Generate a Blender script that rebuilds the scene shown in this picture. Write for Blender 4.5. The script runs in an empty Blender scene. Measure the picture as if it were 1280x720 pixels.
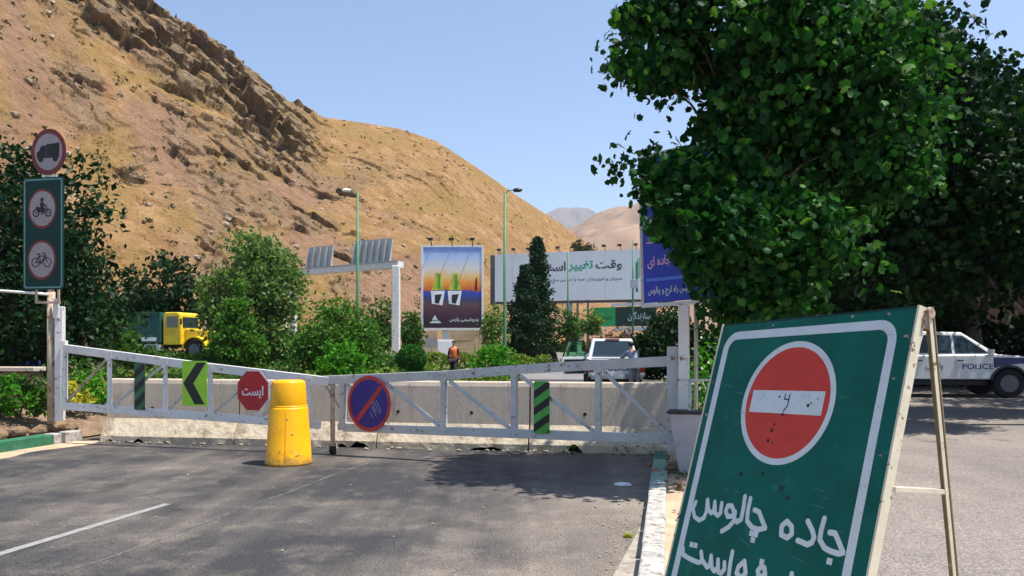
import bpy, bmesh, math, random
import numpy as np
from mathutils import Vector, Matrix, noise
random.seed(7)
sc = bpy.context.scene
C = sc.collection
pi = math.pi
R = math.radians

# ---------------------------------------------------------------- camera
F = 1000.0                        # focal length in pixels of the 1280 px wide photograph
EYE = 1.6
cam = bpy.data.cameras.new('camera'); cam_o = bpy.data.objects.new('camera', cam); C.objects.link(cam_o)
cam_o.location = (0, 0, EYE); cam_o.rotation_euler = (R(90), 0, 0)
cam.sensor_width = 36; cam.lens = 36*F/1280; cam.shift_y = 70/1280; cam.clip_end = 20000; cam.clip_start = .05
sc.camera = cam_o

# ---------------------------------------------------------------- world and sun
SUN_EL, SUN_AZ = R(67.5), R(-14)    # azimuth from +X towards -Y (behind the camera)
sd = Vector((math.cos(SUN_EL)*math.cos(SUN_AZ), math.cos(SUN_EL)*math.sin(SUN_AZ), math.sin(SUN_EL)))
world = bpy.data.worlds.new('World'); sc.world = world; world.use_nodes = True
wn = world.node_tree.nodes; wl = world.node_tree.links
sky = wn.new('ShaderNodeTexSky'); sky.sky_type = 'NISHITA'; sky.sun_disc = False
sky.sun_elevation = SUN_EL; sky.sun_rotation = math.atan2(sd.x, sd.y)
sky.air_density = 1.1; sky.dust_density = 1.0; sky.ozone_density = 3.5; sky.altitude = 1300
wn['Background'].inputs[1].default_value = .118
wl.new(sky.outputs[0], wn['Background'].inputs[0])
sun = bpy.data.lights.new('sun', 'SUN'); sun_o = bpy.data.objects.new('sun', sun); C.objects.link(sun_o)
sun.energy = 5.0; sun.angle = R(.53); sun.color = (1, .95, .87)
sun_o.rotation_euler = sd.to_track_quat('Z', 'Y').to_euler()
sc.view_settings.view_transform = 'Standard'; sc.view_settings.look = 'None'
sc.view_settings.exposure = 0.8; sc.view_settings.gamma = 1

def P(px, py, D):                 # a point seen at pixel (px, py) of the photograph, D metres in front of the lens
    return Vector(((px-640)/F*D, D, EYE-(py-430)/F*D))

# ---------------------------------------------------------------- materials
def mat(name, col, rough=.65, var=.12, scale=4, bump=.08, bscale=30, metal=0, dirt=None, dscale=3, dthr=.55, trans=0, spec=.4, dsoft=.12, aniso=None):
    m = bpy.data.materials.new(name); m.use_nodes = True
    n, l = m.node_tree.nodes, m.node_tree.links
    b = n['Principled BSDF']
    b.inputs['Roughness'].default_value = rough; b.inputs['Metallic'].default_value = metal
    b.inputs['Specular IOR Level'].default_value = spec
    tc = n.new('ShaderNodeTexCoord'); src = tc.outputs['Object']
    if aniso:
        mp = n.new('ShaderNodeMapping'); mp.inputs['Scale'].default_value = aniso; l.new(src, mp.inputs[0]); src = mp.outputs[0]
    t = n.new('ShaderNodeTexNoise'); t.inputs['Scale'].default_value = scale; t.inputs['Detail'].default_value = 6; t.inputs['Roughness'].default_value = .65
    l.new(src, t.inputs[0])
    r = n.new('ShaderNodeValToRGB')
    r.color_ramp.elements[0].position = .3; r.color_ramp.elements[1].position = .7
    r.color_ramp.elements[0].color = (*[max(0, c*(1-var*1.6)) for c in col], 1)
    r.color_ramp.elements[1].color = (*[min(1, c*(1+var)) for c in col], 1)
    l.new(t.outputs[0], r.inputs[0]); out = r.outputs[0]
    if dirt:
        t2 = n.new('ShaderNodeTexNoise'); t2.inputs['Scale'].default_value = dscale; t2.inputs['Detail'].default_value = 8; t2.inputs['Roughness'].default_value = .7
        l.new(src, t2.inputs[0])
        r2 = n.new('ShaderNodeValToRGB'); r2.color_ramp.elements[0].position = dthr; r2.color_ramp.elements[1].position = min(1, dthr+dsoft)
        l.new(t2.outputs[0], r2.inputs[0])
        mx = n.new('ShaderNodeMix'); mx.data_type = 'RGBA'
        l.new(r2.outputs[0], mx.inputs[0]); l.new(out, mx.inputs[6]); mx.inputs[7].default_value = (*dirt, 1)
        out = mx.outputs[2]
    l.new(out, b.inputs['Base Color'])
    if bump:
        t3 = n.new('ShaderNodeTexNoise'); t3.inputs['Scale'].default_value = bscale; t3.inputs['Detail'].default_value = 5
        l.new(src, t3.inputs[0])
        bp = n.new('ShaderNodeBump'); bp.inputs['Strength'].default_value = min(1, bump*3); bp.inputs['Distance'].default_value = bump*.1
        l.new(t3.outputs[0], bp.inputs['Height']); l.new(bp.outputs[0], b.inputs['Normal'])
    return m

def leafmat(name, cols, trans=.35, rough=.5):
    m = bpy.data.materials.new(name); m.use_nodes = True
    n, l = m.node_tree.nodes, m.node_tree.links
    b = n['Principled BSDF']; b.inputs['Roughness'].default_value = rough; b.inputs['Specular IOR Level'].default_value = .1
    g = n.new('ShaderNodeNewGeometry'); r = n.new('ShaderNodeValToRGB')
    e = r.color_ramp.elements
    e[0].color = (*cols[0], 1); e[1].color = (*cols[-1], 1)
    for i, c in enumerate(cols[1:-1]):
        x = e.new((i+1)/(len(cols)-1)); x.color = (*c, 1)
    l.new(g.outputs['Random Per Island'], r.inputs[0]); l.new(r.outputs[0], b.inputs['Base Color'])
    tr = n.new('ShaderNodeBsdfTranslucent'); mul = n.new('ShaderNodeMix'); mul.data_type = 'RGBA'; mul.blend_type = 'MULTIPLY'; mul.inputs[0].default_value = 1
    l.new(r.outputs[0], mul.inputs[6]); mul.inputs[7].default_value = (1.5, 1.6, .6, 1); l.new(mul.outputs[2], tr.inputs[0])
    ms = n.new('ShaderNodeMixShader'); ms.inputs[0].default_value = trans
    l.new(b.outputs[0], ms.inputs[1]); l.new(tr.outputs[0], ms.inputs[2]); l.new(ms.outputs[0], n['Material Output'].inputs[0])
    return m

M = {}
M['white_paint'] = mat('white_paint', (.72, .72, .7), .45, .06, 3, .02, dirt=(.35, .3, .24), dscale=5, dthr=.66)
M['grey_paint'] = mat('grey_paint', (.47, .47, .46), .5, .1, 3, .03, dirt=(.2, .13, .09), dscale=11, dthr=.585, dsoft=.05)
M['pale_grey_paint'] = mat('pale_grey_paint', (.66, .64, .62), .5, .08, 3, .03, dirt=(.22, .14, .09), dscale=11, dthr=.585, dsoft=.05)
M['rusty'] = mat('rusty', (.42, .33, .25), .7, .2, 5, .06, dirt=(.16, .07, .035), dscale=9, dthr=.52)
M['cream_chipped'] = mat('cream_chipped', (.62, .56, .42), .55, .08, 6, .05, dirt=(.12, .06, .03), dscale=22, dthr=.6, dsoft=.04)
M['sign_green'] = mat('sign_green', (.003, .11, .082), .5, .16, 4, .01, dirt=(.012, .16, .125), dscale=9, dthr=.6, spec=.15)
M['sign_green_dark'] = mat('sign_green_dark', (.004, .035, .03), .5, .1, 6, .01, spec=.2)
M['sign_white'] = mat('sign_white', (.62, .66, .66), .45, .06, 12, .01, dirt=(.25, .3, .3), dscale=30, dthr=.62)
M['sign_white_dim'] = mat('sign_white_dim', (.3, .26, .27), .5, .1, 12, .01)  # white of the left signs, vignette darkening put into the colour
M['stripe_teal'] = mat('stripe_teal', (.11, .25, .24), .5, .1, 12, .01)
M['sign_red'] = mat('sign_red', (.6, .034, .014), .35, .08, 9, .01, dirt=(.3, .03, .02), dscale=30, dthr=.68, spec=.35)
M['stop_red'] = mat('stop_red', (.42, .012, .022), .4, .1, 9, .01)
M['dark_red'] = mat('dark_red', (.16, .018, .018), .5, .2, 9, .01)
M['worn_red'] = mat('worn_red', (.42, .03, .03), .5, .2, 14, .01, dirt=(.5, .25, .24), dscale=20, dthr=.64)
M['sign_blue'] = mat('sign_blue', (.006, .012, .2), .4, .1, 9, .01)
M['ink'] = mat('ink', (.012, .012, .013), .6, .1, 9, 0)
M['black'] = mat('black', (.012, .012, .013), .5, .1, 9, .01)
M['rubber'] = mat('rubber', (.018, .018, .019), .85, .2, 12, .05)
M['print_lime'] = mat('print_lime', (.55, .6, .05), .5, .35, 1.2, .0, dirt=(.2, .45, .04), dscale=2, dthr=.5)
M['lime'] = mat('lime', (.3, .62, .03), .4, .1, 9, .01)
M['hazard_green'] = mat('hazard_green', (.07, .34, .05), .4, .15, 9, .01)
M['dark_green_plate'] = mat('dark_green_plate', (.03, .13, .07), .5, .15, 9, .01)
M['yellow_plastic'] = mat('yellow_plastic', (.85, .4, .004), .38, .07, 3, .02, dirt=(.4, .23, .04), dscale=4.5, dthr=.6, dsoft=.2, spec=.3)
_n, _l = M['yellow_plastic'].node_tree.nodes, M['yellow_plastic'].node_tree.links      # scuffed, grimy foot of the drum
_tc = _n.new('ShaderNodeTexCoord'); _s = _n.new('ShaderNodeSeparateXYZ'); _l.new(_tc.outputs['Object'], _s.inputs[0])
_r = _n.new('ShaderNodeMapRange'); _r.inputs[1].default_value = .34; _r.inputs[2].default_value = .0; _r.inputs[3].default_value = -.12; _r.inputs[4].default_value = .3; _l.new(_s.outputs[2], _r.inputs[0])
_t = _n.new('ShaderNodeTexNoise'); _t.inputs['Scale'].default_value = 9; _t.inputs['Detail'].default_value = 9; _t.inputs['Roughness'].default_value = .75; _l.new(_tc.outputs['Object'], _t.inputs[0])
_a = _n.new('ShaderNodeMath'); _l.new(_r.outputs[0], _a.inputs[0]); _l.new(_t.outputs[0], _a.inputs[1])
_q = _n.new('ShaderNodeMapRange'); _q.inputs[1].default_value = .58; _q.inputs[2].default_value = .78; _q.inputs[4].default_value = .75; _l.new(_a.outputs[0], _q.inputs[0])
_b = _n['Principled BSDF'].inputs['Base Color']; _src = _b.links[0].from_socket; _m = _n.new('ShaderNodeMix'); _m.data_type = 'RGBA'; _l.new(_q.outputs[0], _m.inputs[0]); _l.new(_src, _m.inputs[6]); _m.inputs[7].default_value = (.2, .13, .04, 1); _l.new(_m.outputs[2], _b)
M['bin_grey'] = mat('bin_grey', (.33, .33, .36), .6, .1, 4, .02, dirt=(.2, .17, .14), dscale=6, dthr=.58)
M['rim_grey'] = mat('rim_grey', (.14, .14, .145), .45, .15, 9, .02, metal=.3)
M['steel'] = mat('steel', (.4, .4, .4), .4, .1, 9, .01, metal=.8)
M['lamp_green'] = mat('lamp_green', (.05, .17, .08), .5, .1, 5, .01)
M['kerb_green'] = mat('kerb_green', (.025, .14, .075), .7, .18, 5, .08, dirt=(.2, .17, .12), dscale=9, dthr=.6)
M['kerb_pale_green'] = mat('kerb_pale_green', (.2, .32, .24), .7, .18, 7, .08, dirt=(.3, .28, .22), dscale=9, dthr=.58)
M['kerb_white'] = mat('kerb_white', (.4, .38, .35), .85, .16, 7, .1, dirt=(.17, .145, .11), dscale=12, dthr=.52, dsoft=.1)
M['grit'] = mat('grit', (.3, .26, .21), .9, .2, 7, .1)
M['stone'] = mat('stone', (.2, .13, .075), .9, .25, 6, .2, bscale=14)
M['soil'] = mat('soil', (.2, .13, .08), .95, .3, 5, .3, bscale=12)
M['bark'] = mat('bark', (.2, .16, .11), .9, .3, 9, .3, bscale=14, dirt=(.35, .31, .24), dscale=5, dthr=.58)
M['bark_dark'] = mat('bark_dark', (.09, .07, .05), .9, .3, 9, .3, bscale=14)
M['tan_wall'] = mat('tan_wall', (.5, .38, .24), .9, .12, 2, .1)
M['brick'] = mat('brick', (.16, .085, .05), .9, .25, 4, .1)
M['glass_dark'] = mat('glass_dark', (.02, .035, .045), .06, .1, 2, 0, spec=.8)
M['glass_green'] = mat('glass_green', (.12, .3, .17), .08, .3, 5, 0, spec=.8)
M['car_white'] = mat('car_white', (.74, .75, .76), .22, .03, 2, 0, spec=.6, dirt=(.6, .58, .54), dscale=1.5, dthr=.58)
M['navy'] = mat('navy', (.012, .018, .14), .3, .1, 9, 0)
M['tail_red'] = mat('tail_red', (.3, .012, .015), .2, .1, 9, 0)
M['lamp_glass'] = mat('lamp_glass', (.65, .66, .68), .1, .1, 9, 0)
M['amber'] = mat('amber', (.7, .25, .02), .2, .1, 9, 0)
M['truck_yellow'] = mat('truck_yellow', (.72, .5, .02), .4, .1, 3, .01, dirt=(.35, .24, .05), dscale=3, dthr=.6)
M['truck_teal'] = mat('truck_teal', (.008, .07, .068), .6, .15, 3, .01, dirt=(.02, .11, .1), dscale=2, dthr=.55)
M['skin'] = mat('skin', (.42, .24, .16), .55, .05, 9, 0)
M['hair'] = mat('hair', (.012, .01, .009), .6, .1, 30, .1)
M['vest_orange'] = mat('vest_orange', (.85, .18, .05), .7, .1, 9, .1)
M['shirt_maroon'] = mat('shirt_maroon', (.12, .03, .03), .8, .1, 9, .1)
M['shirt_blue'] = mat('shirt_blue', (.26, .31, .42), .8, .1, 9, .1)
M['trousers_grey'] = mat('trousers_grey', (.3, .28, .27), .85, .1, 9, .1)
M['trousers_dark'] = mat('trousers_dark', (.03, .03, .035), .85, .1, 9, .1)
M['galv'] = mat('galv', (.38, .4, .43), .4, .12, 2, .01, metal=.5)
M['banner_white'] = mat('banner_white', (.8, .81, .83), .6, .03, .3, .02, bscale=2)
M['cream_shaded'] = mat('cream_shaded', (.3, .22, .13), .6, .12, 6, .05, dirt=(.5, .44, .32), dscale=14, dthr=.6, dsoft=.04)  # darker cream: shade on the legs' facing side put into the colour
M['banner_blue'] = mat('banner_blue', (.02, .04, .42), .45, .08, 3, .01)
M['banner_blue_light'] = mat('banner_blue_light', (.08, .2, .7), .45, .08, 3, .01)
M['pink'] = mat('pink', (.8, .42, .6), .5, .06, 3, 0)
M['ink_green'] = mat('ink_green', (.03, .42, .22), .5, .06, 3, 0)
M['ink_grey'] = mat('ink_grey', (.07, .07, .08), .5, .06, 3, 0)
M['bright_green'] = mat('bright_green', (.03, .42, .12), .5, .1, 1, 0)
M['panel_dark'] = mat('panel_dark', (.02, .05, .035), .5, .1, 1, 0)
M['blue_plastic'] = mat('blue_plastic', (.015, .03, .3), .5, .15, 3, .01)
M['fence_white'] = mat('fence_white', (.62, .58, .46), .8, .1, 3, .02)

# leaves
M['leaf_plane'] = leafmat('leaf_plane', [(.004, .024, .006), (.008, .044, .01), (.018, .078, .014), (.011, .055, .012), (.03, .11, .02), (.07, .165, .028)], .32, .5)
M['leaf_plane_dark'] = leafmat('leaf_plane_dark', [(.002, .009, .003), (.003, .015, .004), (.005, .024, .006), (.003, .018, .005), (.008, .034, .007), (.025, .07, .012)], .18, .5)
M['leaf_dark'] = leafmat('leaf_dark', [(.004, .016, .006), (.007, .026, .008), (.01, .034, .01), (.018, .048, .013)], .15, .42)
M['leaf_mid'] = leafmat('leaf_mid', [(.022, .065, .012), (.035, .095, .016), (.06, .125, .022), (.016, .05, .01)], .3)
M['leaf_olive'] = leafmat('leaf_olive', [(.07, .14, .03), (.11, .19, .05), (.14, .2, .07), (.05, .11, .025)], .3)
M['leaf_bright'] = leafmat('leaf_bright', [(.05, .2, .012), (.08, .26, .02), (.03, .14, .012)], .35)
M['leaf_fresh'] = leafmat('leaf_fresh', [(.035, .11, .014), (.06, .16, .02), (.09, .2, .03), (.02, .07, .01)], .3)
M['leaf_lime'] = leafmat('leaf_lime', [(.1, .18, .02), (.2, .26, .045), (.05, .11, .015), (.07, .15, .02)], .3)
M['leaf_yellow'] = leafmat('leaf_yellow', [(.5, .42, .05), (.42, .4, .06), (.25, .3, .04)], .35)
M['leaf_conifer'] = leafmat('leaf_conifer', [(.008, .028, .01), (.014, .04, .014), (.02, .05, .018)], .12)
M['leaf_round'] = leafmat('leaf_round', [(.02, .1, .012), (.035, .13, .018)], .2)
M['leaf_red'] = leafmat('leaf_red', [(.16, .05, .025), (.1, .07, .02), (.22, .04, .03)], .25)
M['scrub'] = leafmat('scrub', [(.07, .065, .03), (.1, .085, .04), (.05, .055, .025)], .1)

# ---------------------------------------------------------------- scene bookkeeping
def tag(o, label=None, cat=None, group=None, kind=None):
    if label: o['label'] = label
    if cat: o['category'] = cat
    if group: o['group'] = group
    if kind: o['kind'] = kind
    return o
def thing(name, loc, label, cat, group=None):
    o = bpy.data.objects.new(name, None); C.objects.link(o); o.location = loc; o.empty_display_size = .2
    return tag(o, label, cat, group)
def root_loc(p):
    v = Vector((0, 0, 0))
    while p is not None: v += Vector(p.location); p = p.parent
    return v
def link(name, me, m, parent=None, smooth=False, origin=None):
    """me holds world coordinates; the object's origin is put at its thing's base"""
    o = bpy.data.objects.new(name, me); C.objects.link(o)
    if m is not None: me.materials.append(m)
    if parent is not None:
        o.parent = parent; off = root_loc(parent)
    else:
        off = Vector(origin) if origin is not None else Vector((0, 0, 0)); o.location = off
    if off.length: me.transform(Matrix.Translation(-off))
    if smooth: me.shade_smooth()
    return o
class MB:
    def __init__(s): s.v = []; s.f = []
    def add(s, vs, fs):
        k = len(s.v); s.v += [tuple(v) for v in vs]; s.f += [tuple(i+k for i in f) for f in fs]; return s
    def box(s, c, size, rz=0, ax=None, jit=0):
        c = Vector(c)
        if ax is None: ax = (Vector((math.cos(rz), math.sin(rz), 0)), Vector((-math.sin(rz), math.cos(rz), 0)), Vector((0, 0, 1)))
        vs = []
        for k in (-.5, .5):
            for j in (-.5, .5):
                for i in (-.5, .5):
                    p = c+ax[0]*i*size[0]+ax[1]*j*size[1]+ax[2]*k*size[2]
                    if jit: p = p+Vector((random.uniform(-jit, jit), random.uniform(-jit, jit), random.uniform(-jit, jit)))
                    vs.append(p)
        return s.add(vs, [(0, 2, 3, 1), (4, 5, 7, 6), (0, 1, 5, 4), (2, 6, 7, 3), (0, 4, 6, 2), (1, 3, 7, 5)])
    def bar(s, a, b, w, h, up=(0, 0, 1)):
        a, b = Vector(a), Vector(b); d = b-a; L = d.length; x = d.normalized(); up = Vector(up)
        if abs(x.dot(up)) > .99: up = Vector((0, 1, 0))
        y = up.cross(x).normalized(); z = x.cross(y)
        return s.box((a+b)/2, (L, w, h), ax=(x, y, z))
    def tube(s, pts, rad, n=8, cap=True):
        pts = [Vector(p) for p in pts]
        if not hasattr(rad, '__len__'): rad = [rad]*len(pts)
        vs, fs = [], []
        for i, p in enumerate(pts):
            d = (pts[min(i+1, len(pts)-1)]-pts[max(i-1, 0)]).normalized()
            a = d.orthogonal().normalized() if i == 0 else (pa-d*pa.dot(d)).normalized()
            pa = a; b = d.cross(a)
            for k in range(n):
                t = 2*pi*k/n; vs.append(p+(a*math.cos(t)+b*math.sin(t))*rad[i])
        for i in range(len(pts)-1):
            for k in range(n):
                fs.append((i*n+k, i*n+(k+1) % n, (i+1)*n+(k+1) % n, (i+1)*n+k))
        if cap: fs.append(tuple(reversed(range(n)))); fs.append(tuple((len(pts)-1)*n+k for k in range(n)))
        return s.add(vs, fs)
    def lathe(s, c, prof, n=32, cap=True):
        c = Vector(c); vs, fs = [], []
        for r, z in prof:
            for k in range(n):
                t = 2*pi*k/n; vs.append(c+Vector((r*math.cos(t), r*math.sin(t), z)))
        for i in range(len(prof)-1):
            for k in range(n): fs.append((i*n+k, i*n+(k+1) % n, (i+1)*n+(k+1) % n, (i+1)*n+k))
        if cap: fs.append(tuple(reversed(range(n)))); fs.append(tuple((len(prof)-1)*n+k for k in range(n)))
        return s.add(vs, fs)
    def prism(s, fr, outline, w0, w1):     # outline (u, v) counter-clockwise in frame fr, extruded along its normal
        n = len(outline)
        vs = [fr(u, v, w0) for u, v in outline]+[fr(u, v, w1) for u, v in outline]
        fs = [tuple(reversed(range(n))), tuple(range(n, 2*n))]+[(i, (i+1) % n, n+(i+1) % n, n+i) for i in range(n)]
        return s.add(vs, fs)
    def ring(s, fr, c, ro, ri, w0, w1, n=48, sx=1, sy=1):
        vs, fs = [], []
        for k in range(n):
            t = 2*pi*k/n; a, b = math.cos(t)*sx, math.sin(t)*sy
            for r, w in ((ri, w0), (ro, w0), (ro, w1), (ri, w1)): vs.append(fr(c[0]+r*a, c[1]+r*b, w))
        for k in range(n):
            q = (k+1) % n
            for j in range(4): fs.append((k*4+j, k*4+(j+1) % 4, q*4+(j+1) % 4, q*4+j))
        return s.add(vs, fs)
    def disc(s, fr, c, r, w0, w1, n=40, sx=1, sy=1):
        return s.prism(fr, [(c[0]+r*sx*math.cos(2*pi*k/n), c[1]+r*sy*math.sin(2*pi*k/n)) for k in range(n)], w0, w1)
    def stroke(s, fr, pts, wd, w0, w1):    # a brushed line of round-ended segments
        e = 0
        for i in range(len(pts)-1):
            a, b = Vector(pts[i]), Vector(pts[i+1]); d = (b-a)
            if d.length < 1e-6: continue
            d.normalize(); p = Vector((-d.y, d.x)); out = []
            for k in range(7): t = -pi/2+pi*k/6; out.append(b+(d*math.cos(t)+p*math.sin(t))*wd/2)
            for k in range(7): t = pi/2+pi*k/6; out.append(a+(d*math.cos(t)+p*math.sin(t))*wd/2)
            e += .00007; s.prism(fr, out, w0, w1+e % .0008)
        return s
    def build(s, name, m, parent=None, smooth=False, bevel=0, origin=None, seg=2):
        me = bpy.data.meshes.new(name); me.from_pydata(s.v, [], s.f); me.update()
        bm = bmesh.new(); bm.from_mesh(me); bmesh.ops.recalc_face_normals(bm, faces=bm.faces); bm.to_mesh(me); bm.free()
        o = link(name, me, m, parent, smooth, origin)
        if bevel:
            b = o.modifiers.new('bevel', 'BEVEL'); b.width = bevel; b.segments = seg; b.limit_method = 'ANGLE'; b.angle_limit = R(40)
        return o
def frame(o, u, v=(0, 0, 1)):
    """local (u, v, w) -> world; w points out of the face towards the viewer"""
    o = Vector(o); u = Vector(u).normalized(); v = Vector(v); v = (v-u*v.dot(u)).normalized(); w = u.cross(v)
    return lambda a, b, c=0: o+u*a+v*b+w*c
def yawframe(o, yaw):      # yaw 0 faces the camera (-Y); positive turns the face to the right
    return frame(o, (math.cos(yaw), math.sin(yaw), 0))

# ---------------------------------------------------------------- lettering
AR = {'ا': (0xFE8D, 2), 'ب': (0xFE8F, 4), 'پ': (0xFB56, 4), 'ت': (0xFE95, 4), 'ج': (0xFE9D, 4), 'چ': (0xFB7A, 4), 'ح': (0xFEA1, 4), 'خ': (0xFEA5, 4), 'د': (0xFEA9, 2),
      'ر': (0xFEAD, 2), 'ز': (0xFEAF, 2), 'س': (0xFEB1, 4), 'ش': (0xFEB5, 4), 'ص': (0xFEB9, 4), 'ط': (0xFEC1, 4), 'ع': (0xFEC9, 4), 'غ': (0xFECD, 4), 'ف': (0xFED1, 4),
      'ق': (0xFED5, 4), 'ک': (0xFB8E, 4), 'گ': (0xFB92, 4), 'ل': (0xFEDD, 4), 'م': (0xFEE1, 4), 'ن': (0xFEE5, 4), 'ه': (0xFEE9, 4), 'و': (0xFEED, 2), 'ی': (0xFBFC, 4)}
def shape_text(t):
    out = []
    for i, ch in enumerate(t):
        if ch not in AR: out.append(ch); continue
        base, nf = AR[ch]
        prev = i > 0 and t[i-1] in AR and AR[t[i-1]][1] == 4
        nxt = i < len(t)-1 and t[i+1] in AR and nf == 4
        out.append(chr(base+(3 if prev and nxt else 2 if nxt else 1 if prev else 0)))
    return ''.join(reversed(out))
def text_mesh(name, body, fr, u0, v0, w, h, z0, m, parent, bold=.0, rtl=True, th=.002, keep=False):
    cu = bpy.data.curves.new('text', 'FONT'); cu.body = shape_text(body) if rtl else body
    cu.size = 1; cu.extrude = .01; cu.offset = bold; cu.resolution_u = 3
    to = bpy.data.objects.new('text', cu); C.objects.link(to)
    bpy.context.view_layer.update()
    me = bpy.data.meshes.new_from_object(to.evaluated_get(bpy.context.evaluated_depsgraph_get()))
    bpy.data.objects.remove(to); bpy.data.curves.remove(cu)
    co = np.empty(len(me.vertices)*3); me.vertices.foreach_get('co', co); co = co.reshape(-1, 3)
    a, b = co.min(0), co.max(0); s = (w/(b[0]-a[0]), h/(b[1]-a[1]))
    if keep: k = min(s); s = (k, k)
    new = [tuple(fr(u0+(p[0]-a[0])*s[0], v0+(p[1]-a[1])*s[1], z0+(th if p[2] > 0 else 0))) for p in co]
    me.vertices.foreach_set('co', [c for p in new for c in p]); me.materials.clear(); me.update()
    me.name = name
    return link(name, me, m, parent)

# ---------------------------------------------------------------- foliage
rng = np.random.default_rng(3)
T_PLANE = (np.array([(0, -.46, 0), (.24, -.36, .03), (.42, -.26, -.06), (.34, -.04, .02), (.47, .16, -.1), (.26, .2, .04), (0, .52, -.12), (-.26, .2, .04), (-.47, .16, -.1), (-.34, -.04, .02), (-.42, -.26, -.06), (-.24, -.36, .03)]),
           [(0, 1, 5, 7, 11), (1, 2, 3), (1, 3, 5), (3, 4, 5), (5, 6, 7), (7, 8, 9), (7, 9, 11), (9, 10, 11)])
T_LEAF = (np.array([(0, -.5, 0), (.28, 0, .07), (0, .5, 0), (-.28, 0, .07)]), [(0, 1, 2), (0, 2, 3)])
T_TUFT = (np.array([(-.16, -.5, 0), (.16, -.5, 0), (.3, .1, .1), (.02, .5, 0), (-.3, .05, -.1)]), [(0, 1, 2, 3, 4)])
def leaf_arrays(pts, size, tmpl, up=.6, sizevar=.5):
    n = len(pts); V, Fs = tmpl
    nr = rng.normal(size=(n, 3)); nr /= np.linalg.norm(nr, axis=1)[:, None]; nr[:, 2] = nr[:, 2]*.8+up
    nr /= np.linalg.norm(nr, axis=1)[:, None]
    t = rng.normal(size=(n, 3)); t -= nr*(t*nr).sum(1)[:, None]; t /= np.linalg.norm(t, axis=1)[:, None]
    b = np.cross(nr, t); s = size*(1+sizevar*rng.uniform(-1, 1, n))
    co = pts[:, None, :]+s[:, None, None]*(V[None, :, 0:1]*t[:, None, :]+V[None, :, 1:2]*b[:, None, :]+V[None, :, 2:3]*nr[:, None, :])
    return co
def mesh_np(name, co, Fs):
    n, k = co.shape[0], co.shape[1]
    me = bpy.data.meshes.new(name); me.vertices.add(n*k); me.vertices.foreach_set('co', co.reshape(-1).astype(np.float32))
    fl = np.concatenate([np.array(f) for f in Fs]); lens = np.array([len(f) for f in Fs])
    loops = (fl[None, :]+(np.arange(n)*k)[:, None]).reshape(-1)
    tot = np.tile(lens, n); start = np.concatenate([[0], np.cumsum(tot)[:-1]])
    me.loops.add(len(loops)); me.loops.foreach_set('vertex_index', loops.astype(np.int32))
    me.polygons.add(len(tot)); me.polygons.foreach_set('loop_start', start.astype(np.int32)); me.polygons.foreach_set('loop_total', tot.astype(np.int32))
    me.update(calc_edges=True); me.validate()
    return me
def leaves(name, pts, size, tmpl, m, parent=None, up=.6, origin=None):
    return link(name, mesh_np(name, leaf_arrays(pts, size, tmpl, up), tmpl[1]), m, parent, origin=origin)
def blob_clumps(blobs, n, shell=.55):
    w = np.array([b[3]*b[4]*b[5] for b in blobs])**.8; w = w/w.sum(); out = []
    idx = rng.choice(len(blobs), n, p=w)
    for i in idx:
        d = rng.normal(size=3); d /= np.linalg.norm(d); r = shell+(1-shell)*rng.random()**.7
        b = blobs[i]; out.append((b[0]+d[0]*b[3]*r, b[1]+d[1]*b[4]*r, b[2]+d[2]*b[5]*r))
    return np.array(out)
def clump_pts(cl, per, sig, flat=.7):
    p = np.repeat(cl, per, axis=0); g = np.clip(rng.normal(size=p.shape), -1.9, 1.9)*sig*rng.uniform(.6, 1.3, (len(cl), 1)).repeat(per, 0); g[:, 2] *= flat
    return p+g
def limbs(mb, base, top, r0, clumps, nb=40, n=7):
    """trunk with a little sway, then branches out to foliage clumps"""
    base, top = Vector(base), Vector(top); H = (top-base).length
    pts = [base.lerp(top, t)+Vector((math.sin(t*5)*.02*H, math.cos(t*4)*.015*H, 0)) for t in np.linspace(0, 1, 8)]
    mb.tube(pts, [r0*(1.25 if i == 0 else 1)*(1-.75*i/7) for i in range(8)], n)
    idx = rng.choice(len(clumps), min(nb, len(clumps)), replace=False)
    for i in idx:
        c = Vector(clumps[i]); t = min(.98, max(.3, (c.z-base.z)/H*.75)); a = base.lerp(top, t)
        mid = a.lerp(c, .5)+Vector((0, 0, .12*(c-a).length))
        rr = r0*(1-.75*t)*.45
        mb.tube([a, a.lerp(mid, .6), mid, mid.lerp(c, .6), c], [rr, rr*.8, rr*.6, rr*.4, rr*.15], 5)
def tree(name, label, base, blobs, r0, nclump, per, sig, size, tmpl, lm, bm_, top=None, group=None, shell=.5, cat='tree', nb=40, up=.5):
    cl = blob_clumps(blobs, nclump, shell)
    zt = max(b[2] for b in blobs) if top is None else top
    t = thing(name, base, label, cat, group)
    mb = MB(); bl = max(blobs, key=lambda b: b[3]*b[4]*b[5])
    limbs(mb, base, (base[0]*.5+bl[0]*.5, base[1]*.5+bl[1]*.5, zt), r0, cl, nb)
    mb.build('trunk', bm_, t, True)
    leaves('crown', clump_pts(cl, per, sig), size, tmpl, lm, t, up)
    return t, cl
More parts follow.
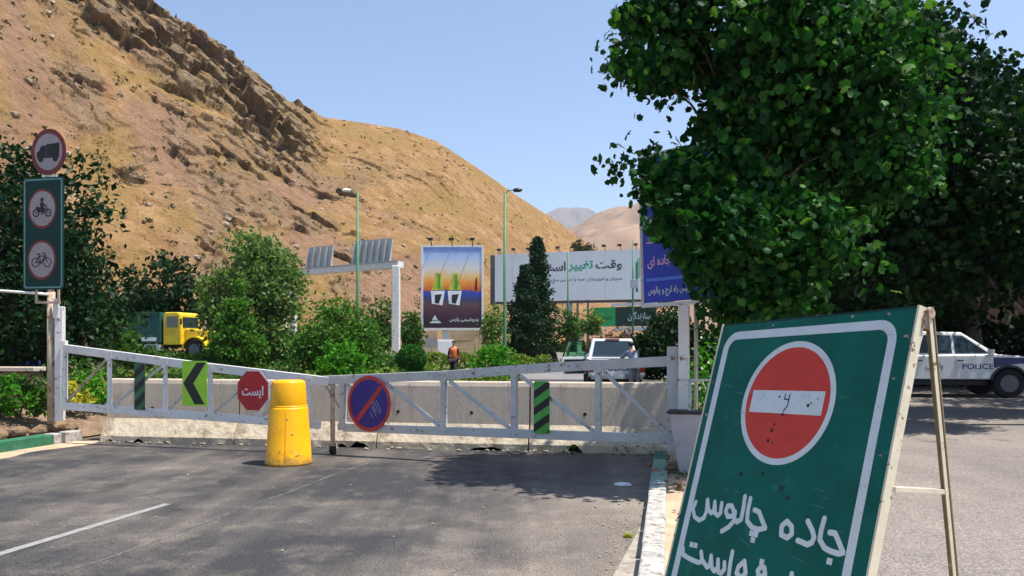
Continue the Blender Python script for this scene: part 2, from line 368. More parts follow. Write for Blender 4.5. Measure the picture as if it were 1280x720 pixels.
def bush(name, label, c, r, n, size, lm, cat='bush', group=None, tmpl=T_TUFT, sig=.18, shell=.5, stems=True):
    """c = middle of its foot on the ground, r = (rx, ry, height)"""
    t = thing(name, c, label, cat, group)
    bl = [(c[0], c[1], c[2]+r[2]*.45, r[0]*.8, r[1]*.8, r[2]*.5), (c[0]-r[0]*.35, c[1], c[2]+r[2]*.3, r[0]*.6, r[1]*.6, r[2]*.33), (c[0]+r[0]*.4, c[1]-r[1]*.2, c[2]+r[2]*.34, r[0]*.55, r[1]*.55, r[2]*.36)]
    k = max(6, n//40); cl = blob_clumps(bl, k, shell)
    pts = clump_pts(cl, 40, sig*max(r[0], r[2])*.6); pts = pts[pts[:, 2] > c[2]]
    leaves('foliage', pts, size, tmpl, lm, t)
    if stems:
        mb = MB()
        for i in range(6):
            q = cl[i % len(cl)]; mb.tube([(c[0]+random.uniform(-.1, .1)*r[0], c[1], c[2]-.03), tuple((np.array(c)+q)/2), tuple(q)], [.03*r[2], .02*r[2], .008*r[2]], 5)
        mb.build('stem', M['bark_dark'], t)
    return t

# ================================================================ THE SETTING
def roadmat(name, dark, dusty, gx=None, joints=False):
    """worn asphalt: aggregate speckle, patches, long tyre streaks, dust paler to the right, with lens vignetting painted in by gx"""
    m = bpy.data.materials.new(name); m.use_nodes = True; n, l = m.node_tree.nodes, m.node_tree.links
    b = n['Principled BSDF']; b.inputs['Roughness'].default_value = .85; b.inputs['Specular IOR Level'].default_value = .25
    tc = n.new('ShaderNodeTexCoord'); src = tc.outputs['Object']
    def noi(sc_, det=6, scale=None, rough=.6):
        s = src
        if scale: mp = n.new('ShaderNodeMapping'); mp.inputs['Scale'].default_value = scale; mp.inputs['Rotation'].default_value = (0, 0, R(12)); l.new(s, mp.inputs[0]); s = mp.outputs[0]
        t = n.new('ShaderNodeTexNoise'); t.inputs['Scale'].default_value = sc_; t.inputs['Detail'].default_value = det; t.inputs['Roughness'].default_value = rough; l.new(s, t.inputs[0]); return t.outputs[0]
    def ramp(x, a, c):
        r = n.new('ShaderNodeMapRange'); r.inputs[1].default_value = a; r.inputs[2].default_value = c; l.new(x, r.inputs[0]); return r.outputs[0]
    def math_(op, x, y):
        q = n.new('ShaderNodeMath'); q.operation = op
        for i, z in enumerate((x, y)):
            if isinstance(z, (int, float)): q.inputs[i].default_value = z
            else: l.new(z, q.inputs[i])
        return q.outputs[0]
    big = ramp(noi(.35, 5), .35, .68); streak = ramp(noi(1.0, 5, (1.6, .12, 1)), .4, .72); speck = noi(55, 3); patch = ramp(noi(2.2, 7, None, .75), .5, .66)
    f = math_('ADD', math_('MULTIPLY', big, .42), math_('MULTIPLY', streak, .22))
    f = math_('ADD', f, math_('MULTIPLY', patch, .18))
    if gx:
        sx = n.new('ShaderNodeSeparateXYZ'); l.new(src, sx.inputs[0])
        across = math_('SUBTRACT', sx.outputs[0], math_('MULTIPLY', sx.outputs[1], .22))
        f = math_('ADD', f, math_('MULTIPLY', ramp(across, gx[0], gx[1]), .75))  # left-to-right ramp: dust tone plus vignette darkening put into the colour
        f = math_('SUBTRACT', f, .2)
    cl = n.new('ShaderNodeClamp'); l.new(f, cl.inputs[0])
    mx = n.new('ShaderNodeMix'); mx.data_type = 'RGBA'; l.new(cl.outputs[0], mx.inputs[0]); mx.inputs[6].default_value = (*dark, 1); mx.inputs[7].default_value = (*dusty, 1)
    mu = n.new('ShaderNodeMix'); mu.data_type = 'RGBA'; mu.blend_type = 'MULTIPLY'; mu.inputs[0].default_value = 1
    l.new(mx.outputs[2], mu.inputs[6])
    cr = n.new('ShaderNodeValToRGB'); cr.color_ramp.elements[0].position = .32; cr.color_ramp.elements[0].color = (.42, .42, .43, 1); cr.color_ramp.elements[1].position = .66; cr.color_ramp.elements[1].color = (1.4, 1.38, 1.34, 1)
    l.new(speck, cr.inputs[0]); l.new(cr.outputs[0], mu.inputs[7])
    out = mu.outputs[2]
    # hairline cracks
    vo = n.new('ShaderNodeTexVoronoi'); vo.feature = 'DISTANCE_TO_EDGE'; vo.inputs['Scale'].default_value = .32
    wob = n.new('ShaderNodeTexNoise'); wob.inputs['Scale'].default_value = 1.3; wob.inputs['Detail'].default_value = 5; l.new(src, wob.inputs[0])
    va = n.new('ShaderNodeMix'); va.data_type = 'RGBA'; va.blend_type = 'ADD'; va.inputs[0].default_value = 1.2; l.new(src, va.inputs[6]); l.new(wob.outputs[1], va.inputs[7]); l.new(va.outputs[2], vo.inputs[0])
    ck = ramp(vo.outputs[0], -.0012, .0026)
    m3 = n.new('ShaderNodeMix'); m3.data_type = 'RGBA'; l.new(ck, m3.inputs[0]); m3.inputs[6].default_value = (dark[0]*.6, dark[1]*.6, dark[2]*.6, 1); l.new(out, m3.inputs[7])
    st = ramp(noi(.95, 3, None, .5), .64, .7); m4 = n.new('ShaderNodeMix'); m4.data_type = 'RGBA'; m4.blend_type = 'MULTIPLY'; s4 = math_('MULTIPLY', st, .55); l.new(s4, m4.inputs[0]); l.new(m3.outputs[2], m4.inputs[6]); m4.inputs[7].default_value = (.45, .45, .46, 1)
    l.new(m4.outputs[2], b.inputs['Base Color'])
    bp = n.new('ShaderNodeBump'); bp.inputs['Strength'].default_value = .5; bp.inputs['Distance'].default_value = .006; l.new(noi(90, 4), bp.inputs['Height']); l.new(bp.outputs[0], b.inputs['Normal'])
    return m
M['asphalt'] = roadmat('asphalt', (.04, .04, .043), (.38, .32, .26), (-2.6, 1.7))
M['lot_asphalt'] = roadmat('lot_asphalt', (.17, .15, .135), (.31, .27, .24))
M['far_asphalt'] = roadmat('far_asphalt', (.16, .155, .155), (.27, .25, .24))
M['sand'] = mat('sand', (.47, .34, .22), .95, .2, 2.5, .25, bscale=25, dirt=(.3, .22, .15), dscale=6, dthr=.56)
M['earth'] = mat('earth', (.2, .15, .09), .95, .25, .3, .2, bscale=4, dirt=(.1, .12, .04), dscale=.5, dthr=.5)
M['concrete'] = mat('concrete', (.54, .45, .36), .85, .08, 1.6, .12, bscale=20, dirt=(.36, .3, .25), dscale=2.6, dthr=.56, aniso=(3, 3, .7))
M['concrete_foot'] = mat('concrete_foot', (.52, .44, .33), .9, .14, 2.6, .3, bscale=9, dirt=(.27, .21, .15), dscale=2.4, dthr=.54)
M['old_concrete'] = mat('old_concrete', (.34, .3, .25), .9, .2, 5, .2, bscale=25, dirt=(.16, .13, .1), dscale=9, dthr=.5)
M['worn_line'] = mat('worn_line', (.27, .26, .25), .85, .15, 14, .05, dirt=(.1, .1, .1), dscale=17, dthr=.5, dsoft=.3)
M['white_line'] = mat('white_line', (.7, .68, .66), .8, .08, 6, .05)

def sheet(name, pts, z, m, kind='structure', nx=1, ny=1):
    """quad (4 corner points) subdivided"""
    a, b, c, d = [Vector((*p, 0)) for p in pts]; vs, fs = [], []
    for j in range(ny+1):
        for i in range(nx+1):
            p = (a.lerp(b, i/nx)).lerp(d.lerp(c, i/nx), j/ny); vs.append((p.x, p.y, z))
    for j in range(ny):
        for i in range(nx): k = j*(nx+1)+i; fs.append((k, k+1, k+nx+2, k+nx+1))
    me = bpy.data.meshes.new(name); me.from_pydata(vs, [], fs)
    return tag(link(name, me, m), kind=kind)
Lx = lambda y: -7.5+.22*(y-11.8)
Rx = lambda y: .88+.196*(y-5.5)
# ground to the horizon, rising a little towards the foot of the hillside
def gz(x, y):
    s = min(1, max(0, (y-34)/6)); s = s*s*(3-2*s)
    t = min(1, max(0, (-3-x)/6)); t = t*t*(3-2*t)
    return .8*s*t
xs = [-3000, -800, -300, -120, -70]+list(range(-50, 60, 3))+[80, 150, 400, 1200, 3000]
ys = [-60, -10, 10, 30, 32]+list(range(34, 80, 2))+[100, 140, 200, 320, 600, 1500, 6000]
vs = [(x, y, gz(x, y)-.03) for y in ys for x in xs]; nx = len(xs)
fs = [(j*nx+i, j*nx+i+1, (j+1)*nx+i+1, (j+1)*nx+i) for j in range(len(ys)-1) for i in range(nx-1)]
me = bpy.data.meshes.new('ground'); me.from_pydata(vs, [], fs); tag(link('ground', me, M['earth'], smooth=True), kind='structure')
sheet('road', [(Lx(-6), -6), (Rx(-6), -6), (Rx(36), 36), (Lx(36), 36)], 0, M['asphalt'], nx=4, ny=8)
sheet('parking_lot', [(Rx(-6)+1.1, -6), (70, -6), (70, 44), (Rx(44)+1.1, 44)], .012, M['lot_asphalt'])
sheet('side_ground', [(-60, -6), (Lx(-6)-.1, -6), (Lx(36)-.1, 36), (-60, 36)], -.01, M['soil'])
# carriageway beyond the median
far = [(-2.4, 36.5), (30, 30), (75, 240), (34, 240), (3.4, 62)]
me = bpy.data.meshes.new('far_road'); me.from_pydata([(x, y, .016) for x, y in far], [], [tuple(range(5))]); tag(link('far_road', me, M['far_asphalt']), kind='structure')
mb = MB()
mb.add([(.2, 41.5, .022), (.45, 41.4, .022), (3.6, 52, .022), (3.3, 52, .022)], [(0, 1, 2, 3)])
tag(mb.build('far_lane_line', M['white_line']), kind='structure')
# worn lane line on the near road
mb = MB(); d = Vector((.235, 1, 0)).normalized(); q = Vector((d.y, -d.x, 0))*.055; a = Vector((-3.97, 5.8, .004)); b = Vector((-3.44, 8.0, .004)); e = Vector((-5.0, 1.5, .004))
mb.add([e-q, e+q, b+q*.8, b-q*.8], [(0, 1, 2, 3)]); tag(mb.build('lane_line', M['worn_line']), kind='structure')
mb = MB(); vs, fs = [], []
for i, y in enumerate(np.linspace(2.5, 11.3, 60)):
    x = -3.12+.225*(y-5.52)+.012*math.sin(y*3.1)+.008*math.sin(y*9.7); w_ = .012+.01*noise.noise((y*2, 0, 0)); vs += [(x-w_, y, .0035), (x+w_, y, .0035)]
    if i: fs.append((2*i-2, 2*i-1, 2*i+1, 2*i))
M['seam'] = mat('seam', (.17, .16, .15), .9, .3, 9, .05, dirt=(.07, .07, .07), dscale=5, dthr=.45)
mb.add(vs, fs); tag(mb.build('road_seam', M['seam']), kind='structure')
# verge between the right kerb and the lot: trodden sand with a lumpy surface
def lumpy(name, x0f, x1f, y0, y1, z, amp, m, nx=14, ny=120, edge=True):
    vs, fs = [], []
    for j in range(ny+1):
        y = y0+(y1-y0)*j/ny
        for i in range(nx+1):
            t = i/nx; x = x0f(y)+(x1f(y)-x0f(y))*t
            h = z+amp*noise.noise((x*2.2, y*2.2, 3))+amp*.5*noise.noise((x*7, y*7, 9))
            if edge and i in (0, nx): h = z if i == 0 else 0
            vs.append((x, y, h))
    for j in range(ny):
        for i in range(nx): k = j*(nx+1)+i; fs.append((k, k+1, k+nx+2, k+nx+1))
    me = bpy.data.meshes.new(name); me.from_pydata(vs, [], fs)
    return tag(link(name, me, m, smooth=True), kind='structure')
lumpy('verge', lambda y: Rx(y)+.16, lambda y: Rx(y)+1.35, -6, 14, .07, .03, M['sand'])
lumpy('gutter_sand', lambda y: Lx(y)-.02, lambda y: Lx(y)+(.45+.25*noise.noise((y*1.3, 0, 0))), 6, 13.2, .004, .004, M['sand'], 6, 60)
mb = MB()          # concrete gutter strip flaring out along the right kerb near the camera
pts = [(Rx(y)-.02-(.2*max(0, (7.6-y)/2.4)**1.3 if y < 7.6 else 0), y) for y in np.linspace(3, 8, 16)]
vs = []; fs = []
for i, (x, y) in enumerate(pts): vs += [(x, y, .005), (Rx(y), y, .007)]
for i in range(15): fs.append((2*i, 2*i+1, 2*i+3, 2*i+2))
mb.add(vs, fs); tag(mb.build('gutter_strip', M['old_concrete']), kind='structure')
# left bank
def bank():
    vs, fs = [], []; nx, ny = 24, 60
    for j in range(ny+1):
        y = 4+(19)*j/ny
        for i in range(nx+1):
            t = i/nx; x = Lx(y)-.2-t*9
            h = .1+.32*min(1, t*7)+.06*t*9*.3+.05*noise.noise((x*1.6, y*1.6, 1))+.03*noise.noise((x*6, y*6, 2))
            if i == 0: h = .02
            if y > 14: h = min(h, .46)
            vs.append((x, y, h))
    for j in range(ny):
        for i in range(nx): k = j*(nx+1)+i; fs.append((k, k+1, k+nx+2, k+nx+1))
    me = bpy.data.meshes.new('bank'); me.from_pydata(vs, [], fs); tag(link('bank', me, M['soil'], smooth=True), kind='structure')
bank()

# ---- kerbs, block by block
def kerb(name, xf, y0, blocks, w, h, side):
    root = bpy.data.objects.new(name, None); C.objects.link(root); root.location = (xf(y0), y0, 0); tag(root, kind='structure')
    y = y0
    for ln, mk in blocks:
        x0, x1 = xf(y+.008), xf(y+ln-.008); u = Vector((x1-x0, ln-.016, 0)); L = u.length; u.normalize(); c = Vector(((x0+x1)/2+side*w/2, y+ln/2, h/2-.02+random.uniform(-.006, .006)))
        mb = MB(); mb.box(c, (L, w, h+.04), ax=(u, Vector((-u.y, u.x, 0)), Vector((0, 0, 1))), jit=.006)
        mb.build('kerb_block', M[mk], root, bevel=.016, seg=2); y += ln
kerb('kerb', Rx, -4, [(1, 'kerb_white')]*4+[(1, 'kerb_pale_green'), (.9, 'kerb_white'), (1, 'kerb_pale_green')]+[(1, 'kerb_white')]*3+[(.9, 'kerb_white')]+[(1, 'kerb_white'), (.8, 'kerb_white'), (.75, 'kerb_pale_green'), (.9, 'kerb_pale_green'), (.8, 'kerb_green')], .17, .13, 1)
kerb('kerb', Lx, 3, [(1.6, 'kerb_white'), (1.6, 'kerb_green'), (1.6, 'kerb_white'), (1.6, 'kerb_white'), (1.1, 'kerb_green'), (1.1, 'kerb_green'), (1.15, 'kerb_green'), (.62, 'kerb_white')], .22, .16, -1)
# stones along the bank behind the left kerb
rk = thing('stone_edging', (Lx(12)-.3, 12, .15), 'row of rough brown stones holding the soil bank behind the green kerb', 'stone edging')
def rock(c, s, n=2, seed=0, flat=.7):
    bm = bmesh.new(); bmesh.ops.create_icosphere(bm, subdivisions=n, radius=1)
    vs = []
    for v in bm.verts:
        k = 1+.35*noise.noise((v.co.x*1.3+seed, v.co.y*1.3, v.co.z*1.3))
        vs.append((c[0]+v.co.x*s[0]*k, c[1]+v.co.y*s[1]*k, c[2]+v.co.z*s[2]*k*flat))
    fs = [tuple(v.index for v in f.verts) for f in bm.faces]; bm.free(); return vs, fs
y = 9.0
while y < 13.6:
    s = random.uniform(.1, .2); mb = MB(); mb.add(*rock((Lx(y)-.34-random.uniform(0, .1), y, .2+random.uniform(-.02, .03)), (.13, s, .13), 2, y*7)); mb.build('stone', M['stone'], rk); y += s*1.55
y = 9.2
while y < 9.0:
    s = random.uniform(.1, .22); mb = MB(); mb.add(*rock((Lx(y)-.5-random.uniform(0, .12), y, .38+random.uniform(-.02, .03)), (.13, s, .13), 2, y*9)); mb.build('stone', M['stone'], rk); y += s*1.7

# ---- the big hillside
ridge = [(-700, -620, 150, 52), (-300, -400, 165, 56), (0, -170, 176, 64), (100, -75, 182, 70), (190, 0, 190, 78), (250, 40, 198, 84), (300, 74, 206, 90), (345, 109, 216, 96), (400, 145, 232, 104), (450, 153, 246, 112), (500, 161, 262, 122), (545, 176, 278, 132),
         (600, 212, 304, 146), (650, 247, 335, 165), (700, 279, 375, 190), (722, 296, 400, 202), (745, 312, 430, 216), (800, 350, 500, 250), (850, 385, 560, 290), (900, 424, 640, 350)]
rp = np.array(ridge, float)
def make_hill():
    NU, NV, NB = 640, 300, 26
    us = np.linspace(-500, 895, NU); vs = []; rock_a = []; red_a = []; grass_a = []
    for px in us:
        py = np.interp(px, rp[:, 0], rp[:, 1]); Dr = np.interp(px, rp[:, 0], rp[:, 2]); Db = np.interp(px, rp[:, 0], rp[:, 3])
        b = Vector(((px-640)/F*Db, Db, .3)); r = P(px, py, Dr); r.z = max(r.z, 1)
        nr = Vector((.45, -.62, .64)).normalized()
        for j in range(NV+1):
            v = j/NV
            p = b.lerp(r, v); s = v+.07*math.sin(v*pi)*1.0*(1-v)-.05*math.sin(v*pi)*v
            p.z = b.z+(r.z-b.z)*s
            H = p.z; q = p
            depth = 1-v
            # crag band under the skyline at the left, lower rocky band across the middle
            left = min(1, max(0, (430-px)/110))
            dsk = (1-v)*(r.z-b.z)        # metres under the skyline
            wob = 8*noise.noise((px*.012, v*3, 2))
            crag = left*min(1, max(0, (34+wob+.012*(350-px)-dsk)/5))
            cut = noise.fractal((q.x*.055+q.z*.03, q.y*.03, q.z*.05), 1.0, 2.0, 4)
            midc = max(0, min(1, (noise.fractal((px*.0075+v*1.2, v*5.5-px*.004, 8), 1.0, 2.1, 4)+.12)*3.2))*min(1, max(0, (640-px)/260))*min(1, max(0, (.86-v)*6))*min(1, v*8+.2)
            rock_ = max(crag, midc*.46)
            n2 = noise.fractal((q.x*.5, q.y*.4, q.z*.55), .9, 2.1, 4)
            n3 = noise.fractal((q.x*.02, q.y*.016, q.z*.012), 1, 2, 3)
            d = n3*4.2*min(1, v*5)*min(1, depth*3)+.3*n2+cut*1.1*min(1, depth*4)
            sc_ = .55+.45*min(1, (1-v)*8)
            p = p+nr*d*sc_
            if rock_ > .03:
                wx = 1.5*noise.noise((q.x*.2, q.y*.2, q.z*.2))
                f1 = noise.voronoi((q.x*.13+wx*.12, q.y*.1, q.z*.2+q.x*.05))[1][0]; f2 = noise.voronoi((q.x*.36+wx*.2, q.y*.28, q.z*.5+q.x*.12))[1][0]
                b1 = noise.cell((f1.x*37.1, f1.y*29.3, f1.z*31.7)); b2 = noise.cell((f2.x*37.1, f2.y*29.3, f2.z*31.7))
                k = min(1, rock_*1.6)
                p = p+Vector((.5, -.8, .3))*k*(sc_+.25*crag)*((1.9+1.9*crag)*b1+(.8+.8*crag)*b2+.3*n2-.3)
            vs.append(p); rock_a.append(rock_); red_a.append(max(0, min(1, noise.fractal((px*.006, v*3.2, 5), 1, 2, 4)*1.6+.5))*min(1, max(0, (.75-v)*3)))
            grass_a.append(max(0, min(1, .5+1.5*noise.fractal((px*.008+v*2, v*9-px*.009, 15), 1, 2, 4))))
        last = vs[-1].copy()
        for j in range(1, NB+1):
            t = j/NB; vs.append(last+Vector((-.5*t*90, 90*t, -60*t*t-8*t+1.2*noise.noise((px*.02, t*9, 1))))); rock_a.append(rock_a[-1]); red_a.append(0); grass_a.append(.5)
    n = NV+1+NB; co = np.array([tuple(v) for v in vs], np.float32)
    k = (np.arange(NU-1)[:, None]*n+np.arange(n-1)[None, :]).reshape(-1)
    quads = np.stack([k, k+n, k+n+1, k+1], 1)
    me = bpy.data.meshes.new('hillside'); me.vertices.add(len(co)); me.vertices.foreach_set('co', co.reshape(-1))
    me.loops.add(quads.size); me.loops.foreach_set('vertex_index', quads.reshape(-1).astype(np.int32))
    me.polygons.add(len(quads)); me.polygons.foreach_set('loop_start', np.arange(0, quads.size, 4, dtype=np.int32)); me.polygons.foreach_set('loop_total', np.full(len(quads), 4, np.int32))
    me.update(calc_edges=True)
    for nm, arr in (('rock', rock_a), ('red', red_a), ('grass', grass_a)):
        a = me.attributes.new(nm, 'FLOAT', 'POINT'); a.data.foreach_set('value', np.array(arr, np.float32))
    return me, co.reshape(NU, n, 3), us
def hillmat():
    m = bpy.data.materials.new('dry_hillside'); m.use_nodes = True; n, l = m.node_tree.nodes, m.node_tree.links
    b = n['Principled BSDF']; b.inputs['Roughness'].default_value = .95; b.inputs['Specular IOR Level'].default_value = .1
    def at(nm): a = n.new('ShaderNodeAttribute'); a.attribute_name = nm; return a.outputs['Fac']
    tc = n.new('ShaderNodeTexCoord')
    def noi(s, d=8, r=.65):
        t = n.new('ShaderNodeTexNoise'); t.inputs['Scale'].default_value = s; t.inputs['Detail'].default_value = d; t.inputs['Roughness'].default_value = r; l.new(tc.outputs['Object'], t.inputs[0]); return t.outputs[0]
    def ramp(x, *st):
        r = n.new('ShaderNodeValToRGB'); e = r.color_ramp.elements; e[0].position = st[0][0]; e[0].color = (*st[0][1], 1); e[1].position = st[-1][0]; e[1].color = (*st[-1][1], 1)
        for p, c in st[1:-1]: q = e.new(p); q.color = (*c, 1)
        l.new(x, r.inputs[0]); return r.outputs[0]
    def mix(f, a, c):
        x = n.new('ShaderNodeMix'); x.data_type = 'RGBA'; l.new(f, x.inputs[0]); l.new(a, x.inputs[6]); l.new(c, x.inputs[7]); return x.outputs[2]
    def rng_(x, a, c, lo=0, hi=1):
        r = n.new('ShaderNodeMapRange'); r.inputs[1].default_value = a; r.inputs[2].default_value = c; r.inputs[3].default_value = lo; r.inputs[4].default_value = hi; l.new(x, r.inputs[0]); return r.outputs[0]
    scree = ramp(noi(.22), (.3, (.27, .15, .062)), (.5, (.44, .255, .11)), (.72, (.6, .39, .2)))
    gold = ramp(noi(.5), (.3, (.32, .19, .07)), (.7, (.47, .295, .11)))
    red = ramp(noi(.35), (.3, (.3, .165, .1)), (.7, (.46, .29, .2)))
    rock = ramp(noi(.6), (.28, (.16, .11, .07)), (.5, (.31, .22, .14)), (.72, (.47, .35, .23)))
    c = mix(rng_(at('grass'), .45, .8), scree, gold); c = mix(rng_(at('red'), .35, .85, 0, .8), c, red)
    rk = n.new('ShaderNodeMath'); rk.operation = 'MULTIPLY'; l.new(rng_(at('rock'), .15, .6), rk.inputs[0]); l.new(rng_(noi(.4), .36, .54), rk.inputs[1])
    c = mix(rk.outputs[0], c, rock)
    # dry scrub freckles and pale stones
    fr = rng_(noi(1.3, 5, .7), .56, .64, 0, .75); dk = ramp(noi(3), (.3, (.1, .075, .04)), (.7, (.17, .12, .06))); c = mix(fr, c, dk)
    ps = rng_(noi(2.6, 4, .6), .655, .69, 0, .7); pl = ramp(noi(3), (.3, (.5, .42, .33)), (.7, (.6, .52, .42))); c = mix(ps, c, pl)
    l.new(c, b.inputs['Base Color'])
    bp = n.new('ShaderNodeBump'); bp.inputs['Strength'].default_value = 1; bp.inputs['Distance'].default_value = 1.6; l.new(noi(1.1, 10, .7), bp.inputs['Height'])
    bp2 = n.new('ShaderNodeBump'); bp2.inputs['Strength'].default_value = .8; bp2.inputs['Distance'].default_value = 2.2; l.new(noi(.3, 8, .75), bp2.inputs['Height']); l.new(bp.outputs[0], bp2.inputs['Normal'])
    l.new(bp2.outputs[0], b.inputs['Normal'])
    return m
M['hill'] = hillmat()
hill_me, hco, hus = make_hill()
tag(link('hillside', hill_me, M['hill']), kind='structure')
# dry bushes and loose boulders on the slope
nn = 1700; ui = rng.integers(60, len(hus)-10, nn); vi = rng.integers(6, 300, nn)
keep = rng.random(nn) < .25+.75*(np.sin(ui*.05+vi*.08)*.5+.5)
hp = hco[ui, vi][keep]; hs = rng.uniform(.3, 1.0, len(hp))**1.5*1.5
pts = np.repeat(hp, 34, 0)+rng.normal(size=(len(hp)*34, 3))*np.repeat(hs, 34)[:, None]*np.array([.34, .34, .2])
sb = leaves('hillside_scrub', pts, .3, T_TUFT, M['scrub']); tag(sb, kind='stuff')
mb = MB(); ri = rng.integers(120, 560, 420); rv = rng.integers(5, 295, 420)
for a, b in zip(ri, rv):
    p = hco[a, b]; s = random.uniform(.25, 1.0)**3*.75+.1
    mb.add(*rock(p, (s, s*.8, s*.8), 1, a*.7))
M['hill_rock'] = mat('hill_rock', (.33, .25, .17), .95, .35, .4, .3, bscale=2)
tag(mb.build('hillside_boulders', M['hill_rock']), kind='stuff')

# ---- farther ridges
def far_ridge(name, sky_pts, D, depth, m, amp, nu=220, nv=60):
    sp = np.array(sky_pts, float); vs, fs = [], []
    us = np.linspace(sp[0, 0], sp[-1, 0], nu)
    for px in us:
        r = P(px, np.interp(px, sp[:, 0], sp[:, 1]), D); 
        for j in range(nv+12):
            v = j/nv
            if v <= 1:
                p = Vector((r.x-(1-v)*(px-640)/F*depth*.6, D-depth*(1-v), -5+(r.z+5)*v**.8)); k = math.sin(min(v*1.1, 1)*pi*.9)*.9+.12
                p.z += amp*k*noise.fractal((p.x*3/depth, p.y*3/depth, 4), .9, 2.1, 6)
            else: p = Vector((r.x, D+depth*(v-1)*1.5, r.z-r.z*.8*(v-1)*6*.5))
            vs.append(p)
    n = nv+12
    for i in range(nu-1):
        for j in range(n-1): k = i*n+j; fs.append((k, k+n, k+n+1, k+1))
    me = bpy.data.meshes.new(name); me.from_pydata([tuple(v) for v in vs], [], fs); tag(link(name, me, m, smooth=True), kind='structure')
M['far_hill'] = mat('far_hill', (.26, .175, .12), .95, .22, .012, 0, dirt=(.2, .14, .1), dscale=.06, dthr=.56)
M['distant_hill'] = mat('distant_hill', (.17, .15, .15), .95, .2, .002, 0)
far_ridge('far_hills', [(600, 330), (690, 300), (725, 285), (745, 273), (765, 264), (790, 257), (830, 246), (880, 240), (960, 215), (1060, 190), (1140, 170), (1200, 148), (1275, 128), (1340, 120), (1500, 90), (1800, 60)], 1100, 620, M['far_hill'], 40, 260, 70)
far_ridge('distant_hills', [(560, 310), (640, 285), (690, 264), (706, 262), (722, 262), (736, 266), (750, 273), (800, 285), (900, 280), (1000, 290)], 3400, 1200, M['distant_hill'], 120)

# ================================================================ GATE, BARRIERS, SIGNS
# ---- concrete barrier segments, jersey profile, one thing each
B0, B1 = Vector((-6.7, 13.38, 0)), Vector((2.62, 11.82, 0))
bu = (B1-B0).normalized(); bn = Vector((bu.y, -bu.x, 0))         # bn points towards the camera
prof = [(-.3, 0), (-.3, .1), (-.13, .38), (-.09, 1.0), (-.075, 1.02), (.075, 1.02), (.09, 1.0), (.13, .38), (.3, .1), (.3, 0)]
seglab = ['concrete road barrier segment at the far left end, behind the lime chevron plate', 'concrete road barrier segment behind the red octagonal stop sign and yellow drum',
          'concrete road barrier segment right behind the round blue no parking sign', 'concrete road barrier segment behind the green and black striped plate, at the right end']
Lb = (B1-B0).length/4
for i in range(4):
    a = B0+bu*(Lb*i+.012); b = B0+bu*(Lb*(i+1)-.012)
    t = thing('concrete_barrier', tuple((a+b)/2), seglab[i], 'barrier', 'concrete barriers closing the road behind the gate')
    N = 90; upv, upf, fv, ff = [], [], [], []
    def section(rows, name, m):
        vs, fs = [], []
        for k in range(N+1):
            c = a.lerp(b, k/N)
            for (w, z) in rows:
                e = 0
                if z < .12 and w < 0: e = .03*max(0, noise.noise((c.x*1.1, z*9, 3)))+.01*noise.noise((c.x*4, z*9, 3))
                e += .002*noise.noise((c.x*1.2, z*5+w, 7))
                zz = z
                if z == 0: zz = max(0, min(.2, .42*noise.fractal((c.x*1.4, 3+i, 1), 1, 2, 3)-(.02 if i < 2 else .09))) if w < 0 else 0
                if z == .1 and w < 0: zu = max(0, min(.2, .42*noise.fractal((c.x*1.4, 3+i, 1), 1, 2, 3)-(.02 if i < 2 else .09))); zz = max(.1, zu+.015+.01*noise.noise((c.x*9, 1, 1))); e += max(0, zu-.085)*.6
                if z == 0 and w < 0: e += .0
                vs.append(c-bn*(w+e)*1.0+Vector((0, 0, zz)))
        n = len(rows)
        for k in range(N):
            for j in range(n-1): fs.append((k*n+j, (k+1)*n+j, (k+1)*n+j+1, k*n+j+1))
        fs.append(tuple(range(n))); fs.append(tuple(N*n+j for j in reversed(range(n))))
        mb = MB(); mb.add(vs, fs); return mb.build(name, m, t)
    # w is measured away from the camera
    section([(-.3, 0), (-.3, .1), (-.13, .38), (.13, .38), (.3, .1), (.3, 0)], 'barrier_foot', M['concrete_foot'])
    section([(-.127, .383), (-.1, .95), (-.085, 1.01), (-.07, 1.025), (.07, 1.025), (.085, 1.01), (.1, .95), (.127, .383)], 'barrier_wall', M['concrete'])
    holes = MB()
    for hx in (.35, ) if i != 2 else (.12, .62):
        c = a.lerp(b, hx)+bn*.118+Vector((0, 0, .55)); x = bn
        holes.tube([c-bn*.03, c+bn*.006], .026, 10)
    holes.build('lifting_hole', M['black'], t)

# ---- swing gate
G0, GM, G1 = Vector((-7.45, 13.0, 0)), Vector((-2.6, 11.6, 0)), Vector((1.98, 9.72, 0))
def at_px(px, A=G0, Bq=None):      # point of the gate line A-B seen at image column px
    Bq = Bq or GM; k = (px-640)/F; d = Bq-A
    t = (k*A.y-A.x)/(d.x-k*d.y); return A+d*t
def hat(p, z): return Vector((p.x, p.y, z))
def zpx(p, py): return EYE-(py-430)/F*p.y
GREY, PALE = M['grey_paint'], M['pale_grey_paint']
